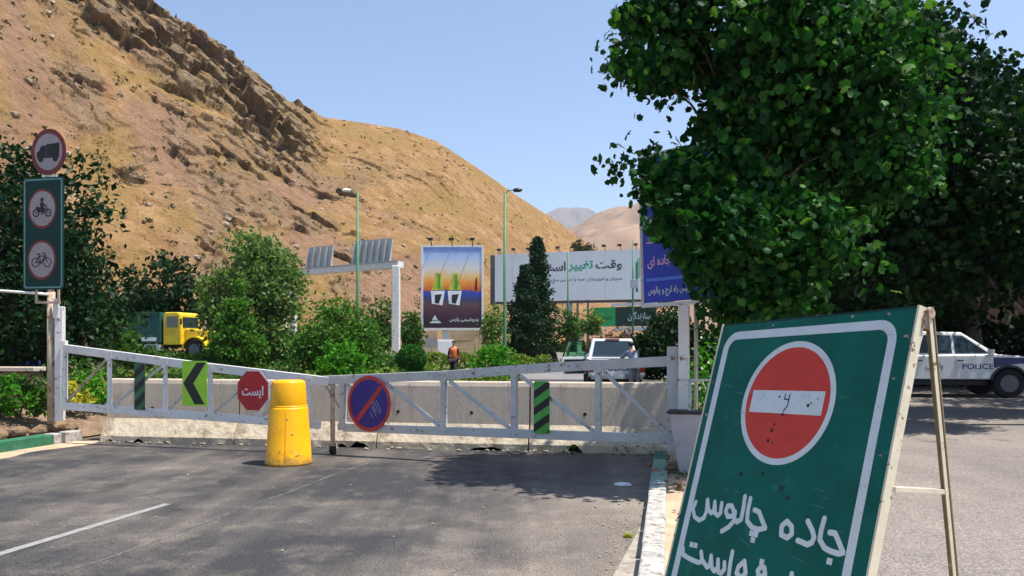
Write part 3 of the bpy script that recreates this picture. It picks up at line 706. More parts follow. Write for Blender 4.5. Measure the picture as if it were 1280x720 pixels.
# left leaf
gl = thing('swing_gate_leaf', (G0.x, G0.y, 0), 'left leaf of the grey trussed swing gate, hinged on the rusty post', 'gate', 'leaves of the swing gate')
L = lambda px: at_px(px, G0, GM)
def zl(px, top):       # rail heights of the left leaf
    p = L(px); return zpx(p, np.interp(px, [78, 400], [435, 477] if top else [507, 531]))
a, b = L(78), L(412)
mb = MB(); mb.bar(hat(a, zl(78, 1)), hat(L(250), zl(250, 1)-.005), .07, .13); mb.bar(hat(L(250), zl(250, 1)-.005), hat(b, zl(412, 1)), .07, .13); mb.build('top_rail', PALE, gl, bevel=.006)
mb = MB(); mb.bar(hat(L(76), zl(76, 0)), hat(L(400), zl(400, 0)), .07, .12); mb.build('bottom_rail', PALE, gl, bevel=.006)
mb = MB(); p = L(80); mb.box((p.x, p.y, (zl(78, 1)+zl(78, 0))/2+.02), (.09, .08, zl(78, 1)-zl(78, 0)+.2)); mb.build('hinge_stile', PALE, gl, bevel=.006)
for px in (137, 206.5, 263, 322):
    p = L(px); mb = MB(); mb.bar(hat(p, zl(px, 0)+.06), hat(p, zl(px, 1)-.065), .055, .06); mb.build('upright', PALE, gl, bevel=.005)
mb = MB(); p = L(386); mb.bar(hat(p, zl(386, 0)+.06), hat(p, zl(386, 1)-.065), .055, .06); mb.build('upright', PALE, gl, bevel=.005)
for q0, q1 in ((84, 134), (142, 203), (211, 259), (268, 317), (327, 382)):
    mb = MB(); p, q = L(q0), L(q1); mb.bar(hat(p, zl(q0, 0)+.07), hat(q, zl(q1, 1)-.08), .035, .035); mb.build('diagonal_brace', M['rusty'] if q0 < 90 else GREY, gl, bevel=.003)
# right leaf
gr = thing('swing_gate_leaf', (G1.x, G1.y, 0), 'right leaf of the grey trussed swing gate, carrying the round blue sign', 'gate', 'leaves of the swing gate')
Rr = lambda px: at_px(px, GM, G1)
def zr(px, top):
    p = Rr(px); return zpx(p, np.interp(px, [385, 560, 660, 845], [476, 469, 461, 451]) if top else np.interp(px, [400, 560, 838], [533, 539, 549]))
mb = MB()
xs_ = [392, 480, 560, 660, 750, 838]
for q0, q1 in zip(xs_[:-1], xs_[1:]): mb.bar(hat(Rr(q0), zr(q0, 1)), hat(Rr(q1), zr(q1, 1)), .07, .125)
mb.build('top_rail', GREY, gr, bevel=.006)
mb = MB(); mb.bar(hat(Rr(430), zr(430, 0)), hat(Rr(836), zr(836, 0)), .07, .115); mb.build('bottom_rail', GREY, gr, bevel=.006)
for px, w in ((429, .08), (479, .06), (555, .075), (643, .085), (748, .08)):
    p = Rr(px); mb = MB(); mb.bar(hat(p, zr(px, 0)+.058), hat(p, zr(px, 1)-.063), w*.9, w, up=(.4, 1, 0)); mb.build('upright', GREY, gr, bevel=.005)
p = Rr(841); mb = MB(); mb.box((p.x, p.y, .93), (.13, .09, 1.28), rz=-.38); mb.build('hinge_stile', GREY, gr, bevel=.008)
for q0, q1 in ((434, 474), (483, 549), (562, 637), (650, 742), (754, 834)):
    mb = MB(); p, q = Rr(q0), Rr(q1); mb.bar(hat(p, zr(q0, 1)-.08), hat(q, zr(q1, 0)+.07), .045, .045); mb.build('diagonal_brace', GREY, gr, bevel=.004)
# gusset plates and bolts at the joints
for A_, B_, zf, pxs, mm in ((G0, GM, zl, (137, 206.5, 263, 386), PALE), (GM, G1, zr, (429, 555, 643, 748), GREY)):
    dd = (B_-A_).normalized(); ww = Vector((dd.y, -dd.x, 0)); pr = gl if zf is zl else gr
    for px in pxs:
        for top in (0, 1):
            o_ = hat(at_px(px, A_, B_), zf(px, top))+ww*.037; f_ = frame(o_, dd); s_ = -1 if top else 1
            mb = MB(); mb.prism(f_, [(-.07, -.04), (.07, -.04), (.07, .04), (.035, .04+.06*(s_ > 0)), (-.035, .04+.06*(s_ > 0)), (-.07, .04)] if s_ > 0 else [(-.07, -.04), (-.035, -.1), (.035, -.1), (.07, -.04), (.07, .04), (-.07, .04)], 0, .005); g_ = mb.build('gusset_plate', mm, pr)
            mb = MB(); mb.tube([f_(-.04, 0, .004), f_(-.04, 0, .014)], .009, 6); mb.build('bolt', M['rusty'], g_); mb = MB(); mb.tube([f_(.04, 0, .004), f_(.04, 0, .014)], .009, 6); mb.build('bolt', M['rusty'], g_)
# wheel strut at the meeting end
p = Rr(416); mb = MB(); mb.bar((p.x, p.y, .13), (p.x, p.y, zr(416, 1)-.06), .06, .065); mb.build('end_stile', M['rusty'], gr, bevel=.005)
mb = MB(); mb.tube([(p.x-.025, p.y-.02, .062), (p.x+.025, p.y+.02, .062)], .06, 20); wh = mb.build('wheel', M['rubber'], gr, True)
mb = MB(); mb.box((p.x-.045, p.y-.03, .1), (.012, .06, .13)); mb.box((p.x+.045, p.y+.03, .1), (.012, .06, .13)); mb.box((p.x, p.y, .16), (.1, .08, .014)); mb.build('wheel_fork', M['rusty'], gr)
mb = MB(); q = Rr(406); mb.bar(hat(q, zr(406, 1)-.06), hat(Rr(426), zr(426, 0)+.25), .02, .02); mb.build('latch_bar', M['rusty'], gr)

# ---- plates hung on the gate
def plate_frame(px, py, A, Bq, off=.055, yaw=None, dy=0):
    p = at_px(px, A, Bq); d = (Bq-A).normalized(); w = Vector((d.y, -d.x, 0)); o = hat(p, zpx(p, py))+w*off
    return (frame(o, d) if yaw is None else yawframe(o, yaw)), p.y
def S(px, D): return px/F*D
def rr(w, h, r, n=5):              # rounded rectangle outline
    out = []
    for cx, cy, a0 in ((w/2-r, h/2-r, 0), (-w/2+r, h/2-r, pi/2), (-w/2+r, -h/2+r, pi), (w/2-r, -h/2+r, 3*pi/2)):
        for k in range(n+1): t = a0+pi/2*k/n; out.append((cx+r*math.cos(t), cy+r*math.sin(t)))
    return out
def clip_stripes(fr, W, H, z0, z1, n, slope, phase=0, duty=.5):
    """diagonal bands clipped to a W x H plate"""
    mb = MB(); per = H/n
    for i in range(-3, n+3):
        y0 = -H/2+i*per+phase; sl = slope*W
        poly = [(-W/2, y0), (W/2, y0+sl), (W/2, y0+sl+per*duty), (-W/2, y0+per*duty)]
        for lim, sgn in ((H/2, 1), (-H/2, -1)):
            out = []
            for k in range(len(poly)):
                p, q = poly[k], poly[(k+1) % len(poly)]; ip, iq = sgn*(lim-p[1]) >= 0, sgn*(lim-q[1]) >= 0
                if ip: out.append(p)
                if ip != iq: t = (lim-p[1])/(q[1]-p[1]); out.append((p[0]+(q[0]-p[0])*t, lim))
            poly = out
            if len(poly) < 3: break
        if len(poly) >= 3: mb.prism(fr, poly, z0, z1)
    return mb
fr, D = plate_frame(178, 483, G0, GM)
t = thing('hazard_plate', fr(0, 0), 'dark green and black striped plate on the left gate leaf', 'hazard plate')
mb = MB(); mb.prism(fr, rr(S(16, D), S(58, D), .02), 0, .006); mb.build('plate', M['dark_green_plate'], t)
clip_stripes(fr, S(15.4, D), S(56, D), .0065, .009, 3, .85).build('stripe', M['black'], t)
fr, D = plate_frame(246.5, 479, G0, GM)
t = thing('chevron_plate', fr(0, 0), 'lime green plate with a black chevron pointing left, on the gate', 'chevron sign')
W, H = S(36, D), S(56, D)
mb = MB(); mb.prism(fr, rr(W, H, .02), 0, .006); mb.build('plate', M['lime'], t)
mb = MB()
mb.prism(fr, [(-W*.46, .0), (W*.0, -H*.46), (W*.4, -H*.46), (-W*.05, 0)], .0065, .0088); mb.prism(fr, [(-W*.05, .0), (W*.45, H*.46), (W*.08, H*.46), (-W*.46, 0)], .0066, .0089)
mb.build('chevron', M['black'], t)
# stop octagon on its white backing plate
fr, D = plate_frame(320, 488, G0, GM, .075, yaw=-.26)
t = thing('stop_sign', fr(0, 0), 'small red octagonal stop sign lettered in white, tied to the gate beside the yellow drum', 'stop sign')
r = S(26.2, D)
oc = lambda r, sx=.88: [(sx*r*math.cos(pi/8+k*pi/4), r*math.sin(pi/8+k*pi/4)) for k in range(8)]
mb = MB(); mb.prism(fr, [(x+.02, y+.006) for x, y in oc(r*1.02)], 0, .005); mb.build('backing', M['white_paint'], t)
mb = MB(); mb.prism(fr, oc(r), .0055, .009); mb.build('face', M['stop_red'], t)
text_mesh('lettering', 'ایست', fr, -S(15, D), -S(9, D), S(30, D), S(15, D), .0095, M['sign_white'], t, .02)
# round no parking sign
fr, D = plate_frame(465, 504, GM, G1, .07, yaw=-.37)
t = thing('no_parking_sign', fr(0, 0), 'round blue sign with worn red border and slash, hung on the gate', 'road sign')
r = S(34.5, D); sx = .89
mb = MB(); mb.disc(fr, (0, 0), r, 0, .006, 48, sx); mb.build('disc', M['sign_blue'], t)
mb = MB(); mb.ring(fr, (0, 0), r*1.0, r*.87, .0062, .0095, 48, sx); mb.build('border', M['worn_red'], t)
mb = MB(); mb.prism(fr, [(-.62*r*sx, -.56*r), (-.5*r*sx, -.68*r), (.62*r*sx, .56*r), (.5*r*sx, .68*r)], .0063, .0092); mb.build('slash', M['worn_red'], t)
mb = MB()
for k, (x0, y0, ln) in enumerate(((.1, .05, .5), (.2, .1, .62), (.3, .12, .55), (.12, -.12, .45), (.05, -.3, .3))):
    mb.stroke(fr, [(x0*r, y0*r), ((x0+ln*.5)*r*.9, (y0-ln*.75)*r)], .004, .0098, .0103)
mb.build('scratches', M['sign_white'], t)
# striped hazard plate
fr, D = plate_frame(679, 509, GM, G1, .055, yaw=-.38)
t = thing('hazard_plate', fr(0, 0), 'bright green and black striped plate on the right gate leaf', 'hazard plate')
mb = MB(); mb.prism(fr, rr(S(21, D), S(65, D), .03), 0, .006); mb.build('plate', M['hazard_green'], t)
clip_stripes(fr, S(20.4, D), S(62, D), .0065, .009, 3, .7, .0, .48).build('stripe', M['black'], t)

# ---- posts at the left
p = P(64, 512, 13.05)
t = thing('hinge_post', (p.x, p.y, .3), 'tall rusty cream pipe post carrying the left gate leaf and green sign panel', 'post')
mb = MB(); mb.tube([(p.x, p.y, .3), (p.x+.0, p.y, 2.45)], .062, 12); mb.build('pole', M['rusty'], t, True)
mb = MB(); mb.tube([(p.x, p.y, 2.3), (p.x, p.y, 5.0)], .045, 10); mb.build('upper_pole', GREY, t, True)
for z, dx in ((1.35, .12), (1.75, .12), (.75, .12)):
    mb = MB(); mb.box((p.x+dx, p.y-.01, z), (.16, .05, .05)); mb.lathe((p.x+dx-.02, p.y-.02, z-.06), [(.022, 0), (.022, .12)], 10); mb.build('hinge', M['rusty'], t)
p2 = P(78, 510, 13.0)
t = thing('gate_post', (p2.x-.02, p2.y, .35), 'pale grey square post between the rusty pole and the left gate leaf', 'post')
mb = MB(); mb.box((p2.x-.055, p2.y+.03, 1.28), (.13, .1, 1.86)); mb.build('post_body', M['pale_grey_paint'], t, bevel=.008)
mb = MB(); mb.box((p2.x-.085, p2.y-.028, 2.18), (.09, .03, .32)); mb.build('top_plate', M['pale_grey_paint'], t, bevel=.004)
# ---- left signs
zc = lambda py, D: EYE-(py-430)/F*D
D = 12.9
t = thing('sign_panel', (P(55, 363, D).x, D, zc(363, D)), 'dark green panel with motorcycle and bicycle circles, below the round truck sign', 'road sign')
fr = yawframe((P(55, 292, D).x, D, zc(292, D)), -.22)
W, H = S(60, D)/math.cos(.22)*.96, S(140, D)
mb = MB(); mb.prism(fr, rr(W, H, .05), 0, .02); mb.build('panel', M['sign_green_dark'], t)
o_, i_ = rr(W*.955, H*.975, .045), rr(W*.89, H*.948, .03)
mb = MB(); n = len(o_)
vs = [fr(*q, .021) for q in i_]+[fr(*q, .021) for q in o_]+[fr(*q, .0235) for q in o_]+[fr(*q, .0235) for q in i_]
mb.add(vs, [(j*n+k, j*n+(k+1) % n, ((j+1) % 4)*n+(k+1) % n, ((j+1) % 4)*n+k) for j in range(4) for k in range(n)]); mb.build('border', M['stripe_teal'], t)
def moto(mb, fr, c, s, z):
    g = lambda pts: [(c[0]+x*s, c[1]+y*s) for x, y in pts]
    for wx in (-.52, .52): mb.ring(fr, (c[0]+wx*s, c[1]-.32*s), .3*s, .2*s, z, z+.002, 20); mb.disc(fr, (c[0]+wx*s, c[1]-.32*s), .07*s, z+.0003, z+.0024, 10)
    mb.prism(fr, g([(-.42, -.25), (.2, -.3), (.3, .02), (.1, .12), (-.15, .1), (-.5, .16), (-.56, .05)]), z+.0001, z+.0022)
    mb.prism(fr, g([(-.12, .1), (.16, .12), (.1, .48), (-.1, .5), (-.2, .3)]), z+.0004, z+.0025)
    mb.disc(fr, (c[0]+0*s, c[1]+.66*s), .15*s, z+.0002, z+.0023, 16)
    mb.stroke(fr, g([(.0, .42), (.3, .2), (.4, .16)]), .1*s, z+.0005, z+.0026); mb.stroke(fr, g([(.3, .22), (.52, -.32)]), .07*s, z+.0006, z+.0027)
    mb.stroke(fr, g([(.0, .0), (.12, -.3), (-.05, -.4)]), .12*s, z+.0007, z+.0029)
def bike(mb, fr, c, s, z):
    g = lambda pts: [(c[0]+x*s, c[1]+y*s) for x, y in pts]
    for wx in (-.5, .5): mb.ring(fr, (c[0]+wx*s, c[1]-.18*s), .36*s, .29*s, z, z+.002, 24)
    for k, q in enumerate(([(-.5, -.18), (-.2, .28), (.33, .28), (.0, -.2), (-.5, -.18)], [(-.25, .42), (0, -.2)], [(.5, -.18), (.3, .45), (.12, .48)], [(-.38, .44), (-.14, .44)], [(-.06, -.3), (.07, -.1)])):
        mb.stroke(fr, g(q), .075*s, z+.0003*(k+1), z+.002+.0003*(k+1))
for (cy, fn, nm) in ((261-292, moto, 'motorcycle_pictogram'), (325-292, bike, 'bicycle_pictogram')):
    cc = (S(-1 if cy < 0 else -2, D), -S(cy, D)); r = S(23.5, D)
    mb = MB(); mb.disc(fr, cc, r*1.06, .0205, .0225, 36, .84); mb.build('circle_rim', M['dark_red'], t)
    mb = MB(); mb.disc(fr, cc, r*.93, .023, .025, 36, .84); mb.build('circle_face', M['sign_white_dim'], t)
    mb = MB(); fn(mb, fr, cc, S(17, D), .0255); mb.build(nm, M['ink'], t)
t = thing('truck_prohibition_sign', (P(61, 218, D).x, D, zc(218, D)), 'round white sign with dark red rim and black truck, on top of the post', 'road sign')
fr = yawframe((P(61, 190, D).x, D+.005, zc(190, D)), -.22); r = S(29, D)
mb = MB(); mb.disc(fr, (0, 0), r, 0, .012, 44, .88); mb.build('rim', M['dark_red'], t)
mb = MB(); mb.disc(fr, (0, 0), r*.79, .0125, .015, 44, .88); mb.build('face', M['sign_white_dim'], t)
mb = MB(); g = lambda pts: [(x*r, y*r) for x, y in pts]
mb.prism(fr, g([(-.1, -.2), (.56, -.2), (.56, .38), (-.1, .32)]), .0155, .018); mb.prism(fr, g([(-.58, -.24), (-.12, -.24), (-.12, .28), (-.36, .26), (-.46, .06), (-.58, .0)]), .0156, .0181); mb.prism(fr, g([(-.58, -.26), (.56, -.26), (.56, -.18), (-.58, -.18)]), .0158, .0184)
for x in (-.38, .36): mb.disc(fr, (x*r, -.3*r), .13*r, .0157, .0186, 16)
mb.build('truck_pictogram', M['ink'], t)
mb = MB(); mb.box((P(61, 220, D).x, D+.03, zc(221, D)), (S(18, D), .03, S(6, D))); mb.build('mounting_clip', PALE, t)
t = thing('horizontal_pipe', (P(30, 366, D).x, D+.07, zc(366, D)), 'thin white pipe reaching in from the left edge below the green panel', 'pipe')
mb = MB(); mb.tube([P(-160, 352, D+.07), P(36, 366, D+.07), P(60, 368, D+.07)], .022, 8); mb.build('pipe', M['white_paint'], t, True)
mb = MB()
for px in (44, 72): mb.bar((P(px, 363, D).x, D+.03, zc(363, D)+.02), (P(px, 363, D).x, D+.03, zc(379, D)), .03, .03)
mb.bar((P(44, 378, D).x, D+.035, zc(378, D)), (P(74, 378, D).x, D+.035, zc(378, D)), .03, .035); mb.build('bracket', M['rusty'], t)

# ---- yellow drum
c = Vector((-2.98, 10.68, 0))
t = thing('traffic_drum', c, 'tall yellow plastic drum cone standing in front of the gate', 'traffic drum')
mb = MB(); mb.lathe(c, [(.305, .0), (.31, .03), (.3, .05), (.252, .74), (.243, .765)], 36); mb.build('lower_body', M['yellow_plastic'], t, True)
mb = MB(); mb.lathe(c, [(.225, .765), (.234, .785), (.236, .8), (.219, 1.08), (.208, 1.105), (.17, 1.12), (.0, 1.12)], 36, False); mb.build('upper_body', M['yellow_plastic'], t, True)
for a_ in (-1.45, .6):
    mb = MB(); mb.tube([c+Vector((r_*math.cos(a_), r_*math.sin(a_), z_)) for r_, z_ in ((.301, .06), (.277, .4), (.253, .73))], .0022, 5); mb.build('mould_seam', M['yellow_plastic'], t)
mb = MB()
for a_, z_, l_ in ((-1.2, .42, .04), (-1.75, .2, .03), (-1.0, .14, .05), (-1.4, .62, .025), (-1.95, .5, .03)):
    r_ = .305-.068*z_; mb.tube([c+Vector((r_*math.cos(a_), r_*math.sin(a_), z_)), c+Vector((r_*math.cos(a_+l_*3), r_*math.sin(a_+l_*3), z_+l_*.3))], .004, 5)
mb.build('scuff_marks', M['rusty'], t)
mb = MB(); mb.lathe(c, [(.24, .766), (.243, .775), (.235, .79), (.2, .79)], 36, False); mb.build('shoulder_ring', M['yellow_plastic'], t, True)

# ---- right post group
p = P(855, 600, 9.55)
t = thing('banner_post', (p.x, p.y, 0), 'pale grey square post under the blue banner, beside the tapered bin', 'post')
mb = MB(); mb.box((p.x, p.y, 1.03), (.125, .1, 2.06), rz=-.3); mb.build('post_body', M['pale_grey_paint'], t, bevel=.006)
p = P(870, 600, 10.1)
t = thing('banner_post', (p.x, p.y, 0), 'yellowish thin pipe post right of the pale grey square post', 'post')
mb = MB(); mb.tube([(p.x, p.y, 0), (p.x, p.y, 2.1)], .026, 8); mb.build('pole', M['cream_chipped'], t, True)
mb = MB(); mb.bar((p.x-.15, p.y+.02, 1.55), (p.x-.15, p.y+.02, .0), .09, .05); mb.build('rusty_channel', M['rusty'], t)
p = P(832, 475, 9.3); q = P(890, 475, 9.3)
t = thing('latch_rod', (p.x, p.y, p.z), 'thin grey horizontal rod crossing the posts at the gate end', 'rod')
mb = MB(); mb.tube([p, q], .014, 8); mb.tube([(p.x+.28, p.y-.02, p.z), (p.x+.26, p.y-.02, .05)], .02, 8); mb.build('rod', GREY, t, True)
# tapered bin
D = 9.15; c = P(860, 0, D); zt, zb_ = zc(514, D), .11
t = thing('tapered_bin', (c.x, c.y, zb_), 'off-white tapered bin with a dark rim, at the end of the gate', 'bin')
def frustum(mb, cx, cy, z0, z1, w0, w1, d0, d1, rz=-.25):
    vs = []
    for z, w, d in ((z0, w0, d0), (z1, w1, d1)):
        for i, j in ((-1, -1), (1, -1), (1, 1), (-1, 1)):
            x, y = i*w/2, j*d/2; vs.append((cx+x*math.cos(rz)-y*math.sin(rz), cy+x*math.sin(rz)+y*math.cos(rz), z))
    mb.add(vs, [(3, 2, 1, 0), (4, 5, 6, 7), (0, 1, 5, 4), (1, 2, 6, 5), (2, 3, 7, 6), (3, 0, 4, 7)])
mb = MB(); frustum(mb, c.x, c.y+.1, zb_, zt-.03, .15, .38, .13, .3); mb.build('body', M['bin_grey'], t, bevel=.01)
mb = MB(); frustum(mb, c.x, c.y+.1, zt-.028, zt, .42, .42, .34, .34); mb.build('rim', M['black'], t, bevel=.006)
# debris heap below the bin
mb = MB()
for k in range(40):
    s = random.uniform(.02, .075); x = random.uniform(-.35, .3); yy = random.uniform(-.9, .9); mb.add(*rock((c.x+x, c.y+yy, .09+random.uniform(0, .05)), (s, s, s*.8), 1, k))
tag(mb.build('rubble', M['stone'], None, origin=(c.x, c.y, .08)), 'small heap of brown rubble at the foot of the tapered bin', 'rubble')

# ---- blue banner behind the leaves
A, Bq = P(805, 378, 10.3), P(905, 372, 9.5); A.z = zc(379, 10.3); Bq.z = A.z+.03
t = thing('blue_banner', ((A.x+Bq.x)/2, (A.y+Bq.y)/2, A.z), 'blue notice banner with pink and white lettering, half hidden by the plane tree', 'banner')
W = (Bq-A).length; H = 1.85; fr = frame(A, Bq-A)
mb = MB(); mb.prism(fr, [(0, 0), (W, 0), (W, H), (0, H)], -.02, 0); mb.build('panel', M['banner_blue'], t)
mb = MB()
for a_, b_ in (((-.03, -.035), (W+.03, -.035)), ((-.03, H+.035), (W+.03, H+.035)), ((-.02, -.02), (-.02, H+.02)), ((W+.02, -.02), (W+.02, H+.02))): mb.bar(fr(*a_, -.01), fr(*b_, -.01), .045, .045)
mb.build('frame', M['pale_grey_paint'], t)
mb = MB(); mb.prism(fr, [(.04, .27), (W-.04, .27), (W-.04, .31), (.04, .31)], .001, .0025)
mb.build('rule', M['banner_blue_light'], t)
for (s, u, v, w_, h_, mm) in (('کنترل هوشمند', .06, .72, .62, .15, 'pink'), ('محورهای جاده ای', .07, .43, .8, .16, 'pink'), ('مرکز', .08, 1.0, .3, .13, 'sign_white'), ('استان البرز', .1, 1.3, .6, .18, 'sign_white'), ('پلیس راه کرج و چالوس', .07, .07, .62, .13, 'sign_white')):
    text_mesh('lettering', s, fr, u, v, w_, h_, .003, M[mm], t, .02)

# ---- A-frame sign
T0 = Vector((1.16, 4.388, 1.697)); U = Vector((.397, -.917, .04)).normalized(); V = Vector((.259, .154, .954)); V = (V-U*V.dot(U)).normalized()
fr = frame(T0, U, V); W, H = 1.234, 1.76
fn = lambda u, v, w=0: fr(u, -v, w)         # v measured downwards
foot = fn(W/2, H, 0)
t = thing('a_frame_road_sign', (foot.x, foot.y, .012), 'large green folding road sign with a red no entry disc, in the foreground', 'road sign')
mb = MB(); mb.prism(fr, [(.0, -H), (W, -H), (W, 0), (0, 0)], -.004, 0); mb.build('face_panel', M['sign_green'], t)
def band(mb, fr, x0, y0, x1, y1, wd, r, z0, z1, n=6):
    o_ = []; i_ = []
    for cx, cy, a0 in ((x1-r, y1-r, 0), (x0+r, y1-r, pi/2), (x0+r, y0+r, pi), (x1-r, y0+r, 3*pi/2)):
        for k in range(n+1):
            a = a0+pi/2*k/n; o_.append((cx+r*math.cos(a), cy+r*math.sin(a))); i_.append((cx+(r-wd)*math.cos(a), cy+(r-wd)*math.sin(a)))
    n = len(o_); vs = [fr(*q, z) for q, z in [(q, z0) for q in i_]+[(q, z0) for q in o_]+[(q, z1) for q in o_]+[(q, z1) for q in i_]]
    mb.add(vs, [(j*n+k, j*n+(k+1) % n, ((j+1) % 4)*n+(k+1) % n, ((j+1) % 4)*n+k) for j in range(4) for k in range(n)])
mb = MB(); band(mb, fr, .045, -H+.05, 1.163, -.04, .043, .1, .0004, .0016); mb.build('border_stripe', M['sign_white'], t)
cc = (.6, -.415)
mb = MB(); mb.ring(fr, cc, .302, .272, .0005, .0018, 72); mb.build('disc_rim', M['sign_white'], t)
mb = MB(); mb.disc(fr, cc, .2725, .0004, .0014, 72); mb.build('no_entry_disc', M['sign_red'], t)
mb = MB(); mb.prism(fr, [(cc[0]-.238, cc[1]-.056), (cc[0]+.238, cc[1]-.056), (cc[0]+.238, cc[1]+.056), (cc[0]-.238, cc[1]+.056)], .0018, .0026); mb.build('white_bar', M['sign_white'], t)
mb = MB(); sfr = fr
mb.stroke(fr, [(cc[0]-.005, cc[1]+.04), (cc[0]-.01, cc[1]+.015), (cc[0]+.02, cc[1]+.012), (cc[0]+.022, cc[1]+.04), (cc[0]+.02, cc[1]-.02), (cc[0]+.0, cc[1]-.045)], .006, .0028, .0032)
for x, y, s in ((-.045, .025, .006), (.15, -.012, .009), (.165, .0, .005), (.2, .02, .004), (-.16, .03, .003), (.14, .03, .003), (.0, -.06, .008)): mb.disc(fr, (cc[0]+x, cc[1]+y), s, .0027, .0031, 8)
for x, y, s in ((-.05, -.14, .01), (-.06, -.19, .009), (-.04, -.11, .006), (-.03, -.2, .005), (.15, -.05, .006), (-.2, -.37, .012), (.09, -.4, .012), (.14, -.44, .011), (-.05, -.35, .009), (.28, -.5, .006)): mb.disc(fr, (cc[0]+x, cc[1]+y), s, .0019, .0024, 8)
mb.build('scuff_marks', M['ink'], t)
mb = MB()
for k in range(26):
    x, y = random.uniform(.08, 1.1), -random.uniform(.1, 1.2); a = random.uniform(-.6, .3); ln = random.uniform(.02, .12)
    if (x-cc[0])**2+(y-cc[1])**2 < .32**2: continue
    mb.stroke(fr, [(x, y), (x+ln*math.cos(a), y+ln*math.sin(a)*.5)], .0018, .0019, .0021)
mb.build('scratches', M['stripe_teal'], t)
mb = MB()
for s, x, y in ((.02, 1.215, -.12), (.012, 1.19, -.3), (.015, .03, -.5), (.012, .02, -.32), (.014, 1.2, -.62), (.01, .4, -.02), (.012, 1.1, -.015), (.014, .9, -.01), (.009, 1.14, -.42), (.008, 1.15, -.75)):
    mb.prism(fr, [(x+s*(.6+.5*math.sin(k*2.3+x*9))*math.cos(k*pi/4), y+s*(.6+.5*math.cos(k*1.7))*math.sin(k*pi/4)) for k in range(8)], .0017, .0023)
mb.build('rust_chips', M['rusty'], t)
STROKES = [[(0.107,0.964),(0.098,1.003),(0.123,1.038),(0.166,1.05),(0.199,1.033),(0.208,0.997),(0.196,0.94)],[(0.196,0.94),(0.221,0.988),(0.247,1.001),(0.264,0.988),(0.256,0.942)],[(0.256,0.942),(0.277,0.996),(0.301,1.005),(0.317,0.99),(0.31,0.941)],[(0.417,0.975),(0.387,0.943),(0.358,0.947),(0.352,0.975),(0.375,0.998),(0.412,0.988),(0.417,0.975)],[(0.42,0.968),(0.425,1.012),(0.397,1.046),(0.355,1.073)],[(0.465,0.886),(0.472,0.947),(0.473,0.995),(0.449,1.012),(0.428,1.005)],[(0.506,0.89),(0.506,0.951),(0.516,0.997),(0.556,1.019),(0.602,1.022),(0.643,1.008)],[(0.549,0.938),(0.582,0.943),(0.611,0.975),(0.643,1.007)],[(0.768,0.956),(0.742,0.981),(0.749,1.019),(0.789,1.026),(0.811,1.005),(0.802,0.974),(0.768,0.956)],[(0.089,1.207),(0.101,1.239),(0.156,1.248),(0.234,1.252),(0.262,1.24),(0.237,1.198)],[(0.255,1.234),(0.307,1.26),(0.323,1.246),(0.318,1.202)],[(0.318,1.202),(0.342,1.255),(0.366,1.266),(0.384,1.246),(0.374,1.21)],[(0.374,1.21),(0.393,1.263),(0.416,1.265),(0.433,1.242),(0.423,1.212)],[(0.462,1.153),(0.464,1.203),(0.474,1.277)],[(0.556,1.178),(0.524,1.21),(0.52,1.241),(0.557,1.255),(0.581,1.228),(0.556,1.178)],[(0.669,1.178),(0.653,1.2),(0.664,1.221),(0.706,1.215),(0.691,1.179),(0.669,1.178)],[(0.702,1.201),(0.708,1.235),(0.613,1.257),(0.575,1.254)],[(0.858,1.169),(0.867,1.255)],[(0.747,1.267),(0.766,1.245),(0.744,1.227)],[(0.867,1.255),(0.906,1.228),(0.934,1.244),(0.902,1.269),(0.773,1.267)],[(0.887,0.936),(0.923,0.97),(0.94,0.996),(0.933,1.02),(0.91,1.033),(0.869,1.027),(0.853,1.026)],[(0.975,0.91),(0.97,0.962),(0.973,1.001),(1.006,1.028),(1.04,1.035),(1.083,1.037),(1.105,1.028)],[(1.018,0.962),(1.046,0.96),(1.071,0.988),(1.105,1.028)]]
DOTS = [(0.563, 1.047), (0.592, 1.046), (0.58, 1.074), (0.15, 1.178), (0.183, 1.176), (0.667, 1.158), (1.045, 1.076)]
mb = MB()
for i, s in enumerate(STROKES): mb.stroke(fr, [(u, -v) for u, v in s], .0245 if 3 <= i else .0235, .0005+i*.00001, .0018+i*.00002)
for u, v in DOTS: mb.prism(fr, [(u-.014, -v-.013), (u+.014, -v-.013), (u+.014, -v+.013), (u-.014, -v+.013)], .0005, .0019)
mb.build('lettering', M['sign_white'], t)
# angle-iron frame
mb = MB()
mb.bar(fr(W+.006, .012, -.02), fr(W+.006, -H-.03, -.02), .012, .046, up=V.cross(U))
mb.build('side_rail', M['cream_chipped'], t, bevel=.002)
mb = MB(); mb.bar(fr(-.006, .012, -.02), fr(-.006, -H-.03, -.02), .012, .046, up=V.cross(U)); mb.build('side_rail', M['cream_chipped'], t, bevel=.002)
mb = MB(); mb.bar(fr(0, .006, -.022), fr(W, .006, -.022), .011, .04, up=V.cross(U)); mb.build('top_rail', M['sign_green_dark'], t)
top_r, top_l = fr(W+.01, .0, -.055), fr(-.01, .0, -.055)
fo = Vector((.2, .07, 0))
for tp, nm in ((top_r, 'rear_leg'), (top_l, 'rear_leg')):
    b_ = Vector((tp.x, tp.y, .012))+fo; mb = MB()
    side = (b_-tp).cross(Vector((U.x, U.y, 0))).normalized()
    mb.bar(tp+Vector((0, 0, .02)), b_, .044, .005, up=side); mb.build('rear_leg', M['cream_shaded'], t, bevel=.001); mb = MB(); mb.bar(tp+Vector((0, 0, .02))+U*.017+side*.018, b_+U*.017+side*.018, .004, .018, up=side)
    mb.build('leg_flange', M['cream_chipped'], t, bevel=.001)
